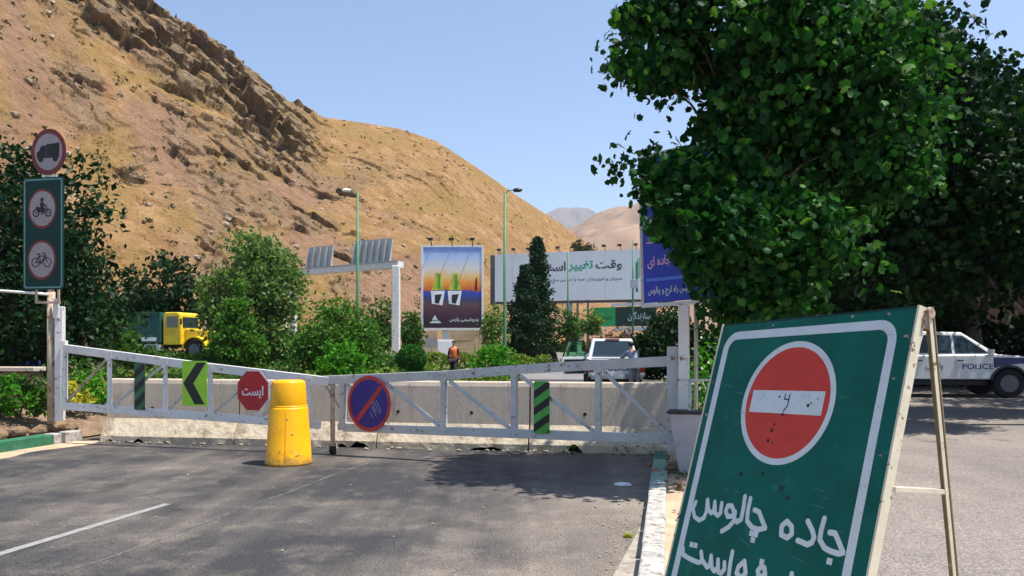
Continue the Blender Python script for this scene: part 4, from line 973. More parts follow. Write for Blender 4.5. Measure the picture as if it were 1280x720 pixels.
for tp, u_ in ((top_r, W+.01), (top_l, -.01)):
    b_ = Vector((tp.x, tp.y, .012))+fo; k = .455; mb = MB(); mb.bar(fr(u_, -.74, -.04), tp.lerp(b_, .43), .03, .02); mb.build('cross_strut', M['cream_chipped'], t, bevel=.001)
mb = MB(); mb.tube([fr(W-.02, -.01, -.045), fr(W+.035, -.01, -.045)], .02, 10); mb.box(fr(W+.012, -.04, -.05), (.02, .05, .07), ax=(U, V.cross(U), V)); mb.build('hinge', M['rusty'], t)

# ================================================================ VEHICLES
def clear_glass(name, tint, mixf):
    m = bpy.data.materials.new(name); m.use_nodes = True; n, l = m.node_tree.nodes, m.node_tree.links
    tr = n.new('ShaderNodeBsdfTransparent'); tr.inputs[0].default_value = (*tint, 1); gl_ = n.new('ShaderNodeBsdfGlossy'); gl_.inputs['Roughness'].default_value = .04
    ms = n.new('ShaderNodeMixShader'); ms.inputs[0].default_value = mixf; l.new(tr.outputs[0], ms.inputs[1]); l.new(gl_.outputs[0], ms.inputs[2]); l.new(ms.outputs[0], n['Material Output'].inputs[0]); return m
M['door_glass'] = clear_glass('door_glass', (.5, .85, .6), .12)
class VB(MB):
    """mesh builder in vehicle coordinates (x forward, y left, z up)"""
    def __init__(s, mx): super().__init__(); s.mx = mx
    def build(s, *a, **k): s.v = [tuple(s.mx @ Vector(v)) for v in s.v]; return super().build(*a, **k)
def arch(cx, cz, r, z0, n=9):      # points over a wheel, rear to front, at sill height z0
    a0 = math.acos(min(1, (z0-cz)/r)) if abs(z0-cz) < r else pi/2
    return [(cx-r*math.sin(a), cz+r*math.cos(a)) for a in np.linspace(a0, -a0, n)]
def wheel(t, mx, x, y, r=.39, w=.24, name='wheel'):
    sgn = 1 if y > 0 else -1
    v = VB(mx); v.tube([(x, y-w/2*sgn, r), (x, y-w*.42*sgn, r), (x, y+w*.42*sgn, r), (x, y+w/2*sgn, r)], [r*.9, r, r, r*.9], 28); o = v.build(name, M['rubber'], t, True)
    v = VB(mx); v.tube([(x, y+w*.44*sgn, r), (x, y+w/2*sgn+.006*sgn, r)], [r*.62, r*.58], 20)
    for k in range(6):
        a = k*pi/3; v.box((x+math.cos(a)*r*.33, y+(w/2+.01)*sgn, r+math.sin(a)*r*.33), (r*.14, .012, r*.14))
    h = v.build('rim', M['rim_grey'], o)
def pickup(pos, yaw, label, open_door=False, blue_band=True, scale=1):
    mx = Matrix.Translation(Vector(pos)) @ Matrix.Rotation(yaw, 4, 'Z') @ Matrix.Scale(scale, 4)
    t = thing('police_pickup', pos, label, 'police car', 'white police pickups')
    sf = lambda y: (lambda u, v, w=0: Vector((u, y+w, v)))
    r = .39; xf, xr = 1.62, -1.5; W = .9
    low = [(-2.55, .52)]+arch(xr, r, .47, .5)+arch(xf, r, .47, .5)+[(2.5, .5), (2.62, .62), (2.64, .85), (2.58, 1.0), (2.2, 1.1), (1.3, 1.17), (-.85, 1.13), (-.86, 1.1), (-2.6, 1.1), (-2.6, .6)]
    v = VB(mx); v.prism(lambda u, q, w=0: Vector((u, w, q)), list(reversed(low)), -W, W); v.build('body', M['car_white'], t, bevel=.05, seg=3)
    # dark load bed, seen from above and behind
    v = VB(mx); v.box((-1.72, 0, 1.096), (1.66, 1.6, .02)); v.build('load_bed', M['black'], t)
    # cab shell
    v = VB(mx); b_, c_ = [(-.84, 1.1), (1.38, 1.14), (.5, 1.76), (-.55, 1.79)], .86
    vs = []
    for y_s in (1, -1):
        for (x, z), yy in zip(b_, (.87, .87, .7, .7)): vs.append((x, y_s*yy, z))
    v.add(vs, [(3, 2, 1, 0), (4, 5, 6, 7), (0, 1, 5, 4), (1, 2, 6, 5), (2, 3, 7, 6), (3, 0, 4, 7)]); v.build('cab', M['car_white'], t, bevel=.05, seg=3)
    def side(u, z, s, off=.006):   # point on the cab side at (x, z)
        k = (z-1.12)/(.65); return (u, s*(.87-.17*k+off), z)
    for s in (1, -1):
        for poly in ([(.28, 1.2), (1.12, 1.2), (.5, 1.67), (.28, 1.68)], [(-.66, 1.2), (.2, 1.2), (.2, 1.68), (-.48, 1.69)]):
            v = VB(mx); n = len(poly); vs = [side(x, z, s, .003) for x, z in poly]+[side(x, z, s, .011) for x, z in poly]
            v.add(vs, [tuple(range(n)), tuple(range(2*n-1, n-1, -1))]+[(i, (i+1) % n, n+(i+1) % n, n+i) for i in range(n)]); v.build('side_window', M['glass_dark'], t)
        for x0, x1 in ((-.78, .22), (.26, 1.2)):
            if open_door and s == 1 and x0 < 0: continue
            v = VB(mx); v.prism(lambda u, q, w=0: Vector((u, s*(.9+w), q)), [(x0, .52), (x1, .52), (x1, 1.1), (x0, 1.1)], -.01, .006); d = v.build('door', M['car_white'], t, bevel=.004)
            v = VB(mx); v.box((x0+.12, s*.918, 1.0), (.17, .02, .03)); v.build('handle', M['black'], d)
        v = VB(mx); v.box((1.12, s*1.0, 1.22), (.1, .2, .17)); v.bar((1.12, s*.86, 1.17), (1.12, s*.96, 1.2), .03, .03); v.build('mirror', M['car_white'], t, bevel=.02)
        for cx in (xf, xr):        # flared black arch
            a = arch(cx, r, .5, .48, 12); b2 = arch(cx, r, .44, .48, 12); v = VB(mx); n = 12; vs = []
            for (x, z), (x2, z2) in zip(a, b2): vs += [(x, s*.93, z), (x2, s*.94, z2), (x2, s*.8, z2), (x, s*.86, z)]
            v.add(vs, [(i*4+j, i*4+(j+1) % 4, (i+1)*4+(j+1) % 4, (i+1)*4+j) for i in range(n-1) for j in range(4)]); v.build('wheel_arch', M['black'], t)
        if blue_band:
            v = VB(mx); v.prism(lambda u, q, w=0: Vector((u, s*(.9+w), q)), [(1.24, .8), (1.42, .86), (1.85, .92), (2.5, .93), (2.4, 1.03), (2.1, 1.07), (1.22, 1.09)], -.01, .009); v.build('blue_band', M['navy'], t)
    for s in (1, -1):
        v = VB(mx); v.box((2.56, s*.66, .93), (.2, .36, .2)); v.build('headlight', M['lamp_glass'], t, bevel=.03)
        v = VB(mx); v.box((-2.575, s*.83, .88), (.09, .15, .42)); v.build('taillight', M['tail_red'], t, bevel=.012)
    v = VB(mx); v.box((2.66, 0, .85), (.06, .9, .2)); v.build('grille', M['black'], t)
    v = VB(mx); v.box((2.64, 0, .56), (.2, 1.84, .26)); v.build('front_bumper', M['car_white'], t, bevel=.05, seg=3)
    v = VB(mx); v.box((-2.68, 0, .52), (.14, 1.7, .16)); v.build('rear_bumper', M['steel'], t, bevel=.02)
    v = VB(mx); v.box((-2.605, 0, .87), (.04, 1.48, .46)); tg = v.build('tailgate', M['car_white'], t, bevel=.01)
    v = VB(mx); v.box((-2.632, 0, .95), (.02, .24, .06)); v.build('handle', M['black'], tg)
    v = VB(mx); v.box((-2.766, 0, .53), (.01, .5, .11)); v.build('number_plate', M['white_paint'], t)
    # windscreen and rear window as panels lying on the cab shell
    for nm, pts in (('windscreen', [(1.31, -.72, 1.2), (1.31, .72, 1.2), (.6, .6, 1.7), (.6, -.6, 1.7)]), ('rear_window', [(-.82, -.7, 1.2), (-.82, .7, 1.2), (-.575, .6, 1.7), (-.575, -.6, 1.7)])):
        d = Vector((.02, 0, .025)) if nm == 'windscreen' else Vector((-.022, 0, .006))
        v = VB(mx); vs = [Vector(p) for p in pts]+[Vector(p)+d for p in pts]; v.add(vs, [(3, 2, 1, 0), (4, 5, 6, 7), (0, 1, 5, 4), (1, 2, 6, 5), (2, 3, 7, 6), (3, 0, 4, 7)]); v.build(nm, M['glass_dark'], t)
    v = VB(mx); v.box((-.6, 0, 1.755), (.05, .5, .05)); v.build('high_stop_lamp', M['tail_red'], t)
    v = VB(mx); v.box((0, 0, .4), (4.6, 1.3, .14)); v.build('chassis', M['black'], t)
    for x in (xf, xr):
        for s in (1, -1): wheel(t, mx, x, s*.79, r)
    # lettering
    for s in (1, -1):
        fr2 = (lambda u, q, w=0: mx @ Vector((.44+u, -.9-w, q-.09))) if s < 0 else (lambda u, q, w=0: mx @ Vector((1.16-u, .9+w, q-.09)))
        text_mesh('lettering', 'POLICE', fr2, 0, .86, .78, .15, .0085, M['navy'], t, .015, False)
        text_mesh('lettering', 'پلیس', (lambda u, q, w=0: mx @ Vector((-.5+u, -.9-w, q))) if s < 0 else (lambda u, q, w=0: mx @ Vector((.1-u, .9+w, q))), 0, .74, .45, .2, .0085, M['navy'], t, .015)
    fr2 = lambda u, q, w=0: mx @ Vector((-2.626-w, -u, q))
    text_mesh('lettering', 'POLICE', fr2, -.45, .72, .9, .17, .001, M['navy'], tg, .02, False)
    if open_door:
        h_ = Vector((.22, .9, 0)); a = R(112); dr = Vector((-math.cos(a-pi/2)*.0-math.cos(R(64)), math.sin(R(64)), 0))
        ff = lambda u, q, w=0: h_+dr*u+Vector((0, 0, q))+Vector((dr.y, -dr.x, 0))*w
        v = VB(mx); v.prism(ff, [(0, .52), (.92, .52), (.95, 1.14), (0, 1.14)], -.03, .03); d = v.build('open_door', M['car_white'], t, bevel=.01)
        v = VB(mx); v.prism(ff, [(.06, .56), (.86, .56), (.88, 1.05), (.06, 1.05)], -.05, -.031); v.build('door_lining', M['black'], d)
        v = VB(mx)
        for a_, b_ in (((.02, 1.13), (.06, 1.7)), ((.06, 1.7), (.72, 1.7)), ((.72, 1.7), (.93, 1.13))): v.bar(ff(*a_), ff(*b_), .04, .04)
        v.build('window_frame', M['black'], d)
        v = VB(mx); v.prism(ff, [(.05, 1.14), (.9, 1.14), (.72, 1.68), (.08, 1.68)], -.004, .004); v.build('glass', M['door_glass'], d)
    return t
pickup((P(773, 0, 26.8).x, 26.8+2.0, 0), R(90-3), 'white police pickup seen from behind, its left rear door open, beyond the barriers', open_door=True, blue_band=False)
pickup((12.9, 24.6, .012), R(-7), 'white police pickup with a dark blue fender band, parked side-on under the dark trees', scale=1.1)

# ---- yellow and teal lorry behind the shrubs
def lorry():
    mx = Matrix.Translation(Vector((-18.0, 42.5, .8))) @ Matrix.Rotation(R(-8), 4, 'Z')
    t = thing('lorry', (-18.0, 42.5, .8), 'old yellow bonneted lorry with a teal cargo body, half hidden by shrubs', 'lorry')
    q = lambda: VB(mx)
    v = q(); v.box((-1.9, 0, 1.65), (3.6, 2.1, 1.6)); v.build('cargo_body', M['truck_teal'], t, bevel=.03)
    v = q()
    for x in np.arange(-3.6, -.15, .42): v.box((x, -1.065, 1.65), (.07, .03, 1.56))
    for z in (.9, 2.42): v.box((-1.9, -1.07, z), (3.56, .04, .08))
    v.build('body_ribs', M['truck_teal'], t)
    v = q(); v.box((-.75, -1.075, 1.05), (.9, .03, .2)); v.build('white_panel', M['white_paint'], t)
    v = q(); v.prism(lambda u, z, w=0: Vector((u, w, z)), [(1.0, .75), (1.0, 1.5), (.95, 2.35), (.8, 2.45), (.1, 2.45), (0, 2.3), (0, .75)], -.95, .95); v.build('cab', M['truck_yellow'], t, bevel=.05)
    v = q(); v.box((.52, -.957, 1.95), (.62, .02, .58)); v.box((.52, .957, 1.95), (.62, .02, .58)); v.build('side_window', M['glass_dark'], t)
    v = q(); v.box((1.0, 0, 1.93), (.03, 1.5, .55)); v.build('windscreen', M['glass_dark'], t)
    v = q(); v.prism(lambda u, z, w=0: Vector((u, w, z)), [(2.45, .8), (2.5, 1.3), (2.3, 1.52), (1.0, 1.62), (1.0, .8)], -.62, .62); v.build('bonnet', M['truck_yellow'], t, bevel=.08, seg=3)
    for s in (1, -1):
        a = arch(1.75, .52, .68, .55, 12); b_ = arch(1.75, .52, .6, .55, 12); v = q(); vs = []
        for (x, z), (x2, z2) in zip(a, b_): vs += [(x, s*1.02, z), (x2, s*1.02, z2), (x2, s*.6, z2), (x, s*.6, z)]
        v.add(vs, [(i*4+j, i*4+(j+1) % 4, (i+1)*4+(j+1) % 4, (i+1)*4+j) for i in range(11) for j in range(4)]); v.build('mudguard', M['truck_yellow'], t, bevel=.01)
        wheel(t, mx, 1.75, s*.86, .5, .26); wheel(t, mx, -2.5, s*.86, .5, .3)
        v = q(); v.tube([(2.48, s*.5, 1.15), (2.54, s*.5, 1.15)], .12, 14); v.build('headlight', M['lamp_glass'], t)
        v = q(); v.box((1.1, s*1.12, 1.95), (.04, .14, .3)); v.build('mirror', M['black'], t)
    v = q(); v.box((2.62, 0, .72), (.14, 2.0, .22)); v.build('bumper', M['black'], t, bevel=.02)
    v = q(); v.box((2.5, 0, 1.15), (.03, .6, .5)); v.build('grille', M['black'], t)
    v = q(); v.box((-.8, 0, .7), (5.6, .9, .2)); v.build('chassis', M['black'], t)
    v = q(); v.box((-.6, -.8, .62), (.9, .35, .34)); v.build('tool_box', M['white_paint'], t, bevel=.02)
lorry()

# ================================================================ PEOPLE
def skin_mesh(name, joints, edges, m, parent, mx, sub=2, rootj=0):
    """joints: {key: ((x,y,z), r)}; a skin modifier grown over the skeleton, baked to one mesh"""
    keys = list(joints); idx = {k: i for i, k in enumerate(keys)}
    me = bpy.data.meshes.new(name); me.from_pydata([joints[k][0] for k in keys], [(idx[a], idx[b]) for a, b in edges], [])
    o = bpy.data.objects.new('tmp', me); C.objects.link(o)
    sk = o.modifiers.new('s', 'SKIN'); sk.use_smooth_shade = True; ss = o.modifiers.new('u', 'SUBSURF'); ss.levels = sub; ss.render_levels = sub
    for k in keys:
        r = joints[k][1]; d = me.skin_vertices[0].data[idx[k]]; d.radius = r if isinstance(r, tuple) else (r, r); d.use_root = (idx[k] == rootj)
    bpy.context.view_layer.update()
    out = bpy.data.meshes.new_from_object(o.evaluated_get(bpy.context.evaluated_depsgraph_get())); bpy.data.objects.remove(o); out.name = name
    out.transform(mx); out.materials.clear()
    return link(name, out, m, parent, smooth=True)
def person(pos, yaw, label, J, shirt, trousers, vest=None, scale=1):
    """local: x right, y facing, z up; J overrides joints"""
    mx = Matrix.Translation(Vector(pos)) @ Matrix.Rotation(yaw, 4, 'Z') @ Matrix.Scale(scale, 4)
    t = thing('person', pos, label, 'person')
    j = dict(pel=((0, 0, .93), (.15, .1)), waist=((0, .01, 1.08), (.125, .095)), chest=((0, .01, 1.3), (.15, .105)), shc=((0, 0, 1.42), (.1, .08)), neck=((0, 0, 1.5), .052), jaw=((0, .02, 1.57), (.062, .07)), head=((0, .01, 1.65), (.078, .092)), crown=((0, 0, 1.72), (.06, .07)),
             nose=((0, .105, 1.61), .012), shl=((-.17, 0, 1.4), .055), shr=((.17, 0, 1.4), .055), ell=((-.24, -.02, 1.13), .042), elr=((.24, -.02, 1.13), .042), wrl=((-.25, .06, .88), .028), wrr=((.25, .06, .88), .028),
             pal_l=((-.25, .08, .81), (.022, .038)), pal_r=((.25, .08, .81), (.022, .038)), hil=((-.09, 0, .88), .09), hir=((.09, 0, .88), .09), knl=((-.1, .03, .49), .058), knr=((.1, .03, .49), .058), anl=((-.1, -.02, .09), .038), anr=((.1, -.02, .09), .038), tol=((-.11, .14, .04), .035), tor=((.11, .14, .04), .035))
    for k, v in J.items(): j[k] = (v, j[k][1])
    E_ = [('pel', 'waist'), ('waist', 'chest'), ('chest', 'shc'), ('shc', 'neck'), ('neck', 'jaw'), ('jaw', 'head'), ('head', 'crown'), ('shc', 'shl'), ('shc', 'shr'), ('shl', 'ell'), ('shr', 'elr'), ('ell', 'wrl'), ('elr', 'wrr'), ('wrl', 'pal_l'), ('wrr', 'pal_r'), ('pel', 'hil'), ('pel', 'hir'), ('hil', 'knl'), ('hir', 'knr'), ('knl', 'anl'), ('knr', 'anr'), ('anl', 'tol'), ('anr', 'tor')]
    for s, pk, wk in ((-1, 'pal_l', 'wrl'), (1, 'pal_r', 'wrr')):        # five fingers each
        p, w = Vector(j[pk][0]), Vector(j[wk][0]); d = (p-w).normalized(); a = Vector((0, 1, 0)); a = (a-d*a.dot(d)).normalized()
        for q, (off, ln) in enumerate(((-.027, .06), (-.009, .075), (.009, .08), (.026, .07))):
            k0, k1 = f'f{s}{q}a', f'f{s}{q}b'; j[k0] = (tuple(p+a*off+d*(.03+ln*.5)), .0085); j[k1] = (tuple(p+a*off+d*(.03+ln)+Vector((-.012*s, 0, 0))), .007); E_ += [(pk, k0), (k0, k1)]
        j[f't{s}'] = (tuple(p+a*.055+d*.012), .009); E_.append((pk, f't{s}'))
    j.pop('nose', None)
    skin_mesh('body', j, E_, M['skin'], t, mx, 1)
    g = lambda ks, k=1.0, add=.0: {q: (j[q][0], tuple(r*k+add for r in j[q][1]) if isinstance(j[q][1], tuple) else j[q][1]*k+add) for q in ks}
    ks = ['pel', 'waist', 'chest', 'shc', 'shl', 'shr', 'ell', 'elr', 'wrl', 'wrr']; skin_mesh('shirt', g(ks, 1.06, .012), [e for e in E_ if e[0] in ks and e[1] in ks], shirt, t, mx, 1)
    ks = ['pel', 'hil', 'hir', 'knl', 'knr', 'anl', 'anr']; skin_mesh('trousers', g(ks, 1.05, .018), [e for e in E_ if e[0] in ks and e[1] in ks], trousers, t, mx, 1)
    if vest: ks = ['pel', 'waist', 'chest', 'shc', 'shl', 'shr']; gg = g(ks, 1.1, .026); gg['shl'] = (tuple(Vector(gg['shl'][0])*.9+Vector(gg['shc'][0])*.1), .075); gg['shr'] = (tuple(Vector(gg['shr'][0])*.9+Vector(gg['shc'][0])*.1), .075); skin_mesh('vest', gg, [e for e in E_ if e[0] in ks and e[1] in ks], vest, t, mx, 1)
    h = Vector(j['head'][0]); cr = Vector(j['crown'][0])
    mb = VB(mx); vs, fs = rock(h+(cr-h)*.45+Vector((0, -.018, 0)), (.088, .1, .125), 2, 3); mb.add(vs, fs); mb.build('hair', M['hair'], t, True)
    mb = VB(mx); f_ = h+Vector((0, .09, -.01)); mb.box(f_+Vector((-.03, 0, .01)), (.018, .012, .01)); mb.box(f_+Vector((.03, 0, .01)), (.018, .012, .01)); mb.build('eyes', M['ink'], t)
    mb = VB(mx); mb.tube([f_+Vector((0, -.004, .01)), f_+Vector((0, .022, -.025))], [.006, .013], 6); mb.build('nose', M['skin'], t)
    mb = VB(mx)
    for k, q in (('anl', 'tol'), ('anr', 'tor')):
        a, b_ = Vector(j[k][0]), Vector(j[q][0]); mb.tube([a+Vector((0, -.06, -.045)), a+Vector((0, 0, -.04)), (a+b_)/2+Vector((0, 0, -.02)), b_+Vector((0, .03, -.005))], [.03, .05, .05, .03], 8)
    mb.build('shoes', M['black'], t, True)
    return t
person((-2.52, 34.6, .0), R(168), 'person in an orange safety vest and dark trousers walking along the planted median', dict(knl=(-.1, .16, .5), anl=(-.1, .14, .1), tol=(-.1, .3, .05), anr=(.1, -.22, .12), tor=(.1, -.08, .05), knr=(.1, -.02, .5), wrl=(-.27, .1, .9), pal_l=(-.27, .13, .83), wrr=(.26, -.08, .9), pal_r=(.26, -.09, .83)), M['shirt_maroon'], M['trousers_dark'], M['vest_orange'])
person((P(793, 0, 25.6).x, 25.55, 0), R(8), 'dark haired person in a blue-grey shirt leaning on the tailgate of the pickup', dict(waist=(0, .04, 1.06), chest=(-.02, .13, 1.25), shc=(-.03, .2, 1.36), neck=(-.03, .25, 1.43), jaw=(-.04, .3, 1.49), head=(-.04, .29, 1.57), crown=(-.04, .27, 1.64), shl=(-.19, .22, 1.33), shr=(.14, .19, 1.35), ell=(-.33, .38, 1.16), elr=(.22, .34, 1.14), wrl=(-.26, .54, 1.14), pal_l=(-.2, .58, 1.15), wrr=(.08, .5, 1.14), pal_r=(.02, .54, 1.15)), M['shirt_blue'], M['trousers_grey'])

# ================================================================ MEDIAN AND FAR FURNITURE
# painted kerbs of the median
def kerb_line(name, a, b, n, cols, w, h, z0=0):
    a, b = Vector(a), Vector(b); u = (b-a); L_ = u.length; u.normalize()
    root = bpy.data.objects.new(name, None); C.objects.link(root); root.location = (a.x, a.y, z0); tag(root, kind='structure')
    for i in range(n):
        c = a+u*(L_*(i+.5)/n)+Vector((0, 0, z0+h/2)); mb = MB(); mb.box(c, (L_/n-.02, w, h), ax=(u, Vector((-u.y, u.x, 0)), Vector((0, 0, 1))), jit=.005); mb.build('kerb_block', M[cols[i % len(cols)]], root, bevel=.015, seg=1)
kerb_line('median_kerb', (-3.4, 36.2, 0), (.1, 42.2, 0), 12, ['kerb_white', 'kerb_green'], .25, .3)
kerb_line('median_kerb', (-17.4, 39.4, 0), (-10.9, 38.2, 0), 9, ['kerb_green', 'kerb_white', 'kerb_green', 'kerb_green'], .3, .5, .26)
kerb_line('far_median_kerb', (0, 72, 0), (16, 92, 0), 30, ['kerb_white', 'black'], .3, .42)
mb = MB(); mb.bar((-.1, 72.1, .62), (16.1, 92.1, .62), .34, .34)
t = tag(mb.build('parapet', M['kerb_white'], None, origin=(8, 82, 0)), 'long low white parapet on black and white blocks beyond the far road', 'parapet')

def lamp_post(px, pyt, D, z0, arm, label, head_m):
    x = P(px, 0, D).x; zt = zc(pyt, D)
    t = thing('street_lamp', (x, D, z0), label, 'street lamp', 'green street lamps')
    mb = MB(); mb.tube([(x, D, z0), (x, D, z0+1.2), (x, D, zt)], [.11, .095, .06], 12); mb.build('pole', M['lamp_green'], t, True)
    mb = MB(); mb.lathe((x, D, z0), [(.19, 0), (.19, .04), (.12, .08), (.12, .5)], 12); mb.build('base', M['lamp_green'], t)
    mb = MB(); mb.tube([(x, D, zt-.1), (x+arm*.3, D, zt+.06), (x+arm, D, zt+.1)], .03, 8); mb.build('arm', M['lamp_green'], t, True)
    mb = MB(); v, f = rock((x+arm*1.25, D, zt+.1), (abs(arm)*.5, .16, .1), 2, 1, 1); mb.add(v, f); mb.box((x+arm*1.25, D, zt+.04), (abs(arm)*.7, .2, .06)); mb.build('lamp_head', head_m, t, True)
lamp_post(447, 240, 45, .8, -.52, 'green street lamp with a white head reaching left, in front of the overhead gantry', M['white_paint'])
lamp_post(631, 240, 40, 0, .5, 'tall green street lamp with a dark head reaching right, near the conifers', M['black'])
for px, pyt, D, lab in ((710, 316, 66, 'thin grey-green pole in front of the middle of the white billboard'), (791, 300, 60, 'thin grey-green pole with a small box near the right end of the white billboard')):
    x = P(px, 0, D).x; t = thing('thin_pole', (x, D, 0), lab, 'pole'); mb = MB(); mb.tube([(x, D, 0), (x, D, zc(pyt, D))], [.09, .05], 8); mb.build('pole', M['lamp_green'], t, True)
    if px == 791:
        mb = MB(); mb.box((x+.1, D-.05, zc(355, D)), (.55, .2, .65)); mb.build('equipment_box', M['galv'], t, bevel=.02); mb = MB(); mb.box((x+.3, D-.05, zc(347, D)), (.16, .1, 2.2)); mb.build('loudspeaker', M['lamp_green'], t)
x = P(357, 0, 41).x; t = thing('marker_post', (x, 41, .7), 'short white post standing between the olive tree and the large bush', 'post'); mb = MB(); mb.tube([(x, 41, .7), (x, 41, zc(396, 41))], .075, 8); mb.build('post_body', M['white_paint'], t, True)
# overhead gantry seen from behind
D = 50; cx = P(495, 0, D).x
t = thing('overhead_gantry', (cx, D, .8), 'pale overhead road gantry with two ribbed sign boards seen from behind', 'gantry')
mb = MB(); mb.box((cx, D, (.8+zc(332, D))/2), (.5, .5, zc(332, D)-.8)); mb.build('column', M['pale_grey_paint'], t, bevel=.06)
e = P(372, 341, 57); s0 = P(501, 331, D); mb = MB(); mb.bar(s0, e, .5, .42); mb.build('beam', M['pale_grey_paint'], t, bevel=.03)
mb = MB(); mb.bar(s0+Vector((0, 0, .23)), e+Vector((0, 0, .23)), .62, .05); mb.build('beam_cap', M['steel'], t)
c2 = P(366, 0, 57); mb = MB(); mb.box((c2.x, 57, 3.6), (.5, .5, 5.8)); mb.build('column', M['pale_grey_paint'], t, bevel=.06)
for (x0, x1, yt, yb, D0, D1, n) in ((383, 414, 310, 336, 56.3, 54.6, 4), (440, 487, 302, 333, 53.2, 50.7, 6)):
    a, b_ = P(x0, yb, D0), P(x1, yb-2, D1); h = (yb-yt)/F*D0; u = (b_-a)/n
    for k in range(n):
        mb = MB(); A1 = a+u*(k+.04); A2 = a+u*(k+.96); lean = Vector((.25, -.3, 0)); o = Vector((0, 0, h))+lean
        nrm = u.cross(o).normalized()*.04; mb.add([A1, A2, A2+o, A1+o, A1+nrm, A2+nrm, A2+o+nrm, A1+o+nrm], [(0, 1, 2, 3), (7, 6, 5, 4), (0, 4, 5, 1), (1, 5, 6, 2), (2, 6, 7, 3), (3, 7, 4, 0)])
        mb.build('board_panel', M['galv'], t)
    mb = MB()
    for k in range(n+1): p_ = a+u*k+Vector((.02, -.2, -.08)); mb.bar(p_, p_+o*.98, .07, .07)
    mb.build('board_stay', M['white_paint'], t)

# ---- billboards
def printmat():
    m = bpy.data.materials.new('sunset_print'); m.use_nodes = True; n, l = m.node_tree.nodes, m.node_tree.links; b = n['Principled BSDF']; b.inputs['Roughness'].default_value = .5
    tc = n.new('ShaderNodeTexCoord'); s = n.new('ShaderNodeSeparateXYZ'); l.new(tc.outputs['Generated'], s.inputs[0])
    nz = n.new('ShaderNodeTexNoise'); nz.inputs['Scale'].default_value = 1.2; nz.inputs['Detail'].default_value = 6; l.new(tc.outputs['Object'], nz.inputs[0])
    a = n.new('ShaderNodeMath'); a.operation = 'MULTIPLY_ADD'; a.inputs[1].default_value = .12; l.new(nz.outputs[0], a.inputs[0]); 
    sh = n.new('ShaderNodeMath'); sh.operation = 'SUBTRACT'; l.new(s.outputs[2], sh.inputs[0]); sh.inputs[1].default_value = .06; l.new(sh.outputs[0], a.inputs[2])
    r = n.new('ShaderNodeValToRGB'); e = r.color_ramp.elements; e[0].position = 0; e[0].color = (.03, .008, .02, 1); e[1].position = 1; e[1].color = (.2, .3, .7, 1)
    for p_, c in ((.08, (.03, .008, .02)), (.2, (.07, .025, .04)), (.3, (.13, .06, .06)), (.34, (.05, .05, .1)), (.41, (.03, .06, .32)), (.46, (.04, .07, .38)), (.47, (.6, .1, .03)), (.55, (.88, .3, .04)), (.64, (.85, .55, .2)), (.74, (.7, .66, .62)), (.88, (.42, .55, .8))): q = e.new(p_); q.color = (*c, 1)
    l.new(a.outputs[0], r.inputs[0]); l.new(r.outputs[0], b.inputs['Base Color']); return m
D = 60; x0, x1 = P(529, 0, D).x, P(602, 0, D).x; zb_, zt_ = zc(410, D), zc(309, D); W = x1-x0; H = zt_-zb_
t = thing('billboard', ((x0+x1)/2, D, 0), 'portrait billboard printed with an orange and purple sunset behind two yellow-green flasks', 'billboard')
fr = frame((x0, D, zb_), (1, 0, 0))
mb = MB(); mb.prism(fr, [(0, 0), (W, 0), (W, H), (0, H)], -.1, 0); mb.build('print', printmat(), t)
mb = MB()
for a_, b_ in (((-.08, 0), (-.08, H)), ((W+.08, 0), (W+.08, H)), ((-.14, H+.08), (W+.14, H+.08)), ((-.14, -.08), (W+.14, -.08))): mb.bar(fr(*a_, -.04), fr(*b_, -.04), .16, .16)
mb.build('frame', M['white_paint'], t)
def blob_poly(pts): return [(x*W, y*H) for x, y in pts]
for bx in (.27, .56):
    mb = MB(); mb.prism(fr, blob_poly([(bx-.13, .47), (bx+.1, .47), (bx+.05, .58), (bx+.03, .68), (bx-.05, .68), (bx-.07, .58)]), .004, .012); mb.build('printed_flask', M['print_lime'], t)
    mb = MB(); mb.prism(fr, blob_poly([(bx-.02, .49), (bx+.03, .49), (bx+.015, .66), (bx-.01, .66)]), .013, .02); mb.build('printed_flask_shade', M['hazard_green'], t)
    mb = MB(); mb.prism(fr, blob_poly([(bx-.12, .3), (bx+.06, .28), (bx+.1, .46), (bx-.14, .46)]), .004, .012); mb.build('printed_base', M['banner_white'], t)
    mb = MB(); mb.prism(fr, blob_poly([(bx-.07, .31), (bx+.0, .3), (bx+.05, .42), (bx-.07, .41)]), .013, .02); mb.build('printed_base_shade', M['trousers_dark'], t)
mb = MB(); mb.prism(fr, blob_poly([(.88, .47), (.93, .47), (.92, .62), (.9, .62)]), .004, .012); mb.build('printed_chimney', M['dark_red'], t)
mb = MB(); mb.prism(fr, blob_poly([(.1, .06), (.32, .06), (.27, .09), (.16, .09)]), .004, .012); mb.prism(fr, blob_poly([(.15, .1), (.2, .16), (.25, .1)]), .004, .012); mb.build('printed_emblem', M['sign_white'], t)
text_mesh('lettering', 'پتروشیمی پارس', fr, .45*W, .07*H, .5*W, .06*H, .004, M['sign_white'], t, .02)
mb = MB()
for k in (.15, .5, .85): mb.bar(fr(k*W, H+.1, 0), fr(k*W, H+.45, 1.1), .06, .06); mb.box(fr(k*W, H+.45, 1.15), (.35, .25, .18))
mb.build('spotlight_arm', M['black'], t)
mb = MB(); c_ = P(557, 0, D+.3); mb.box((c_.x, c_.y, zb_/2), (.55, .4, zb_)); mb.build('column', M['white_paint'], t)
D = 60
t = thing('white_cabinet', (P(557, 0, 57).x, 57, 0), 'white box cabinet below the sunset billboard', 'cabinet'); mb = MB(); mb.box((P(557, 0, 57).x, 57, .95), (1.15, .8, 1.9)); mb.build('cabinet_body', M['white_paint'], t, bevel=.03)
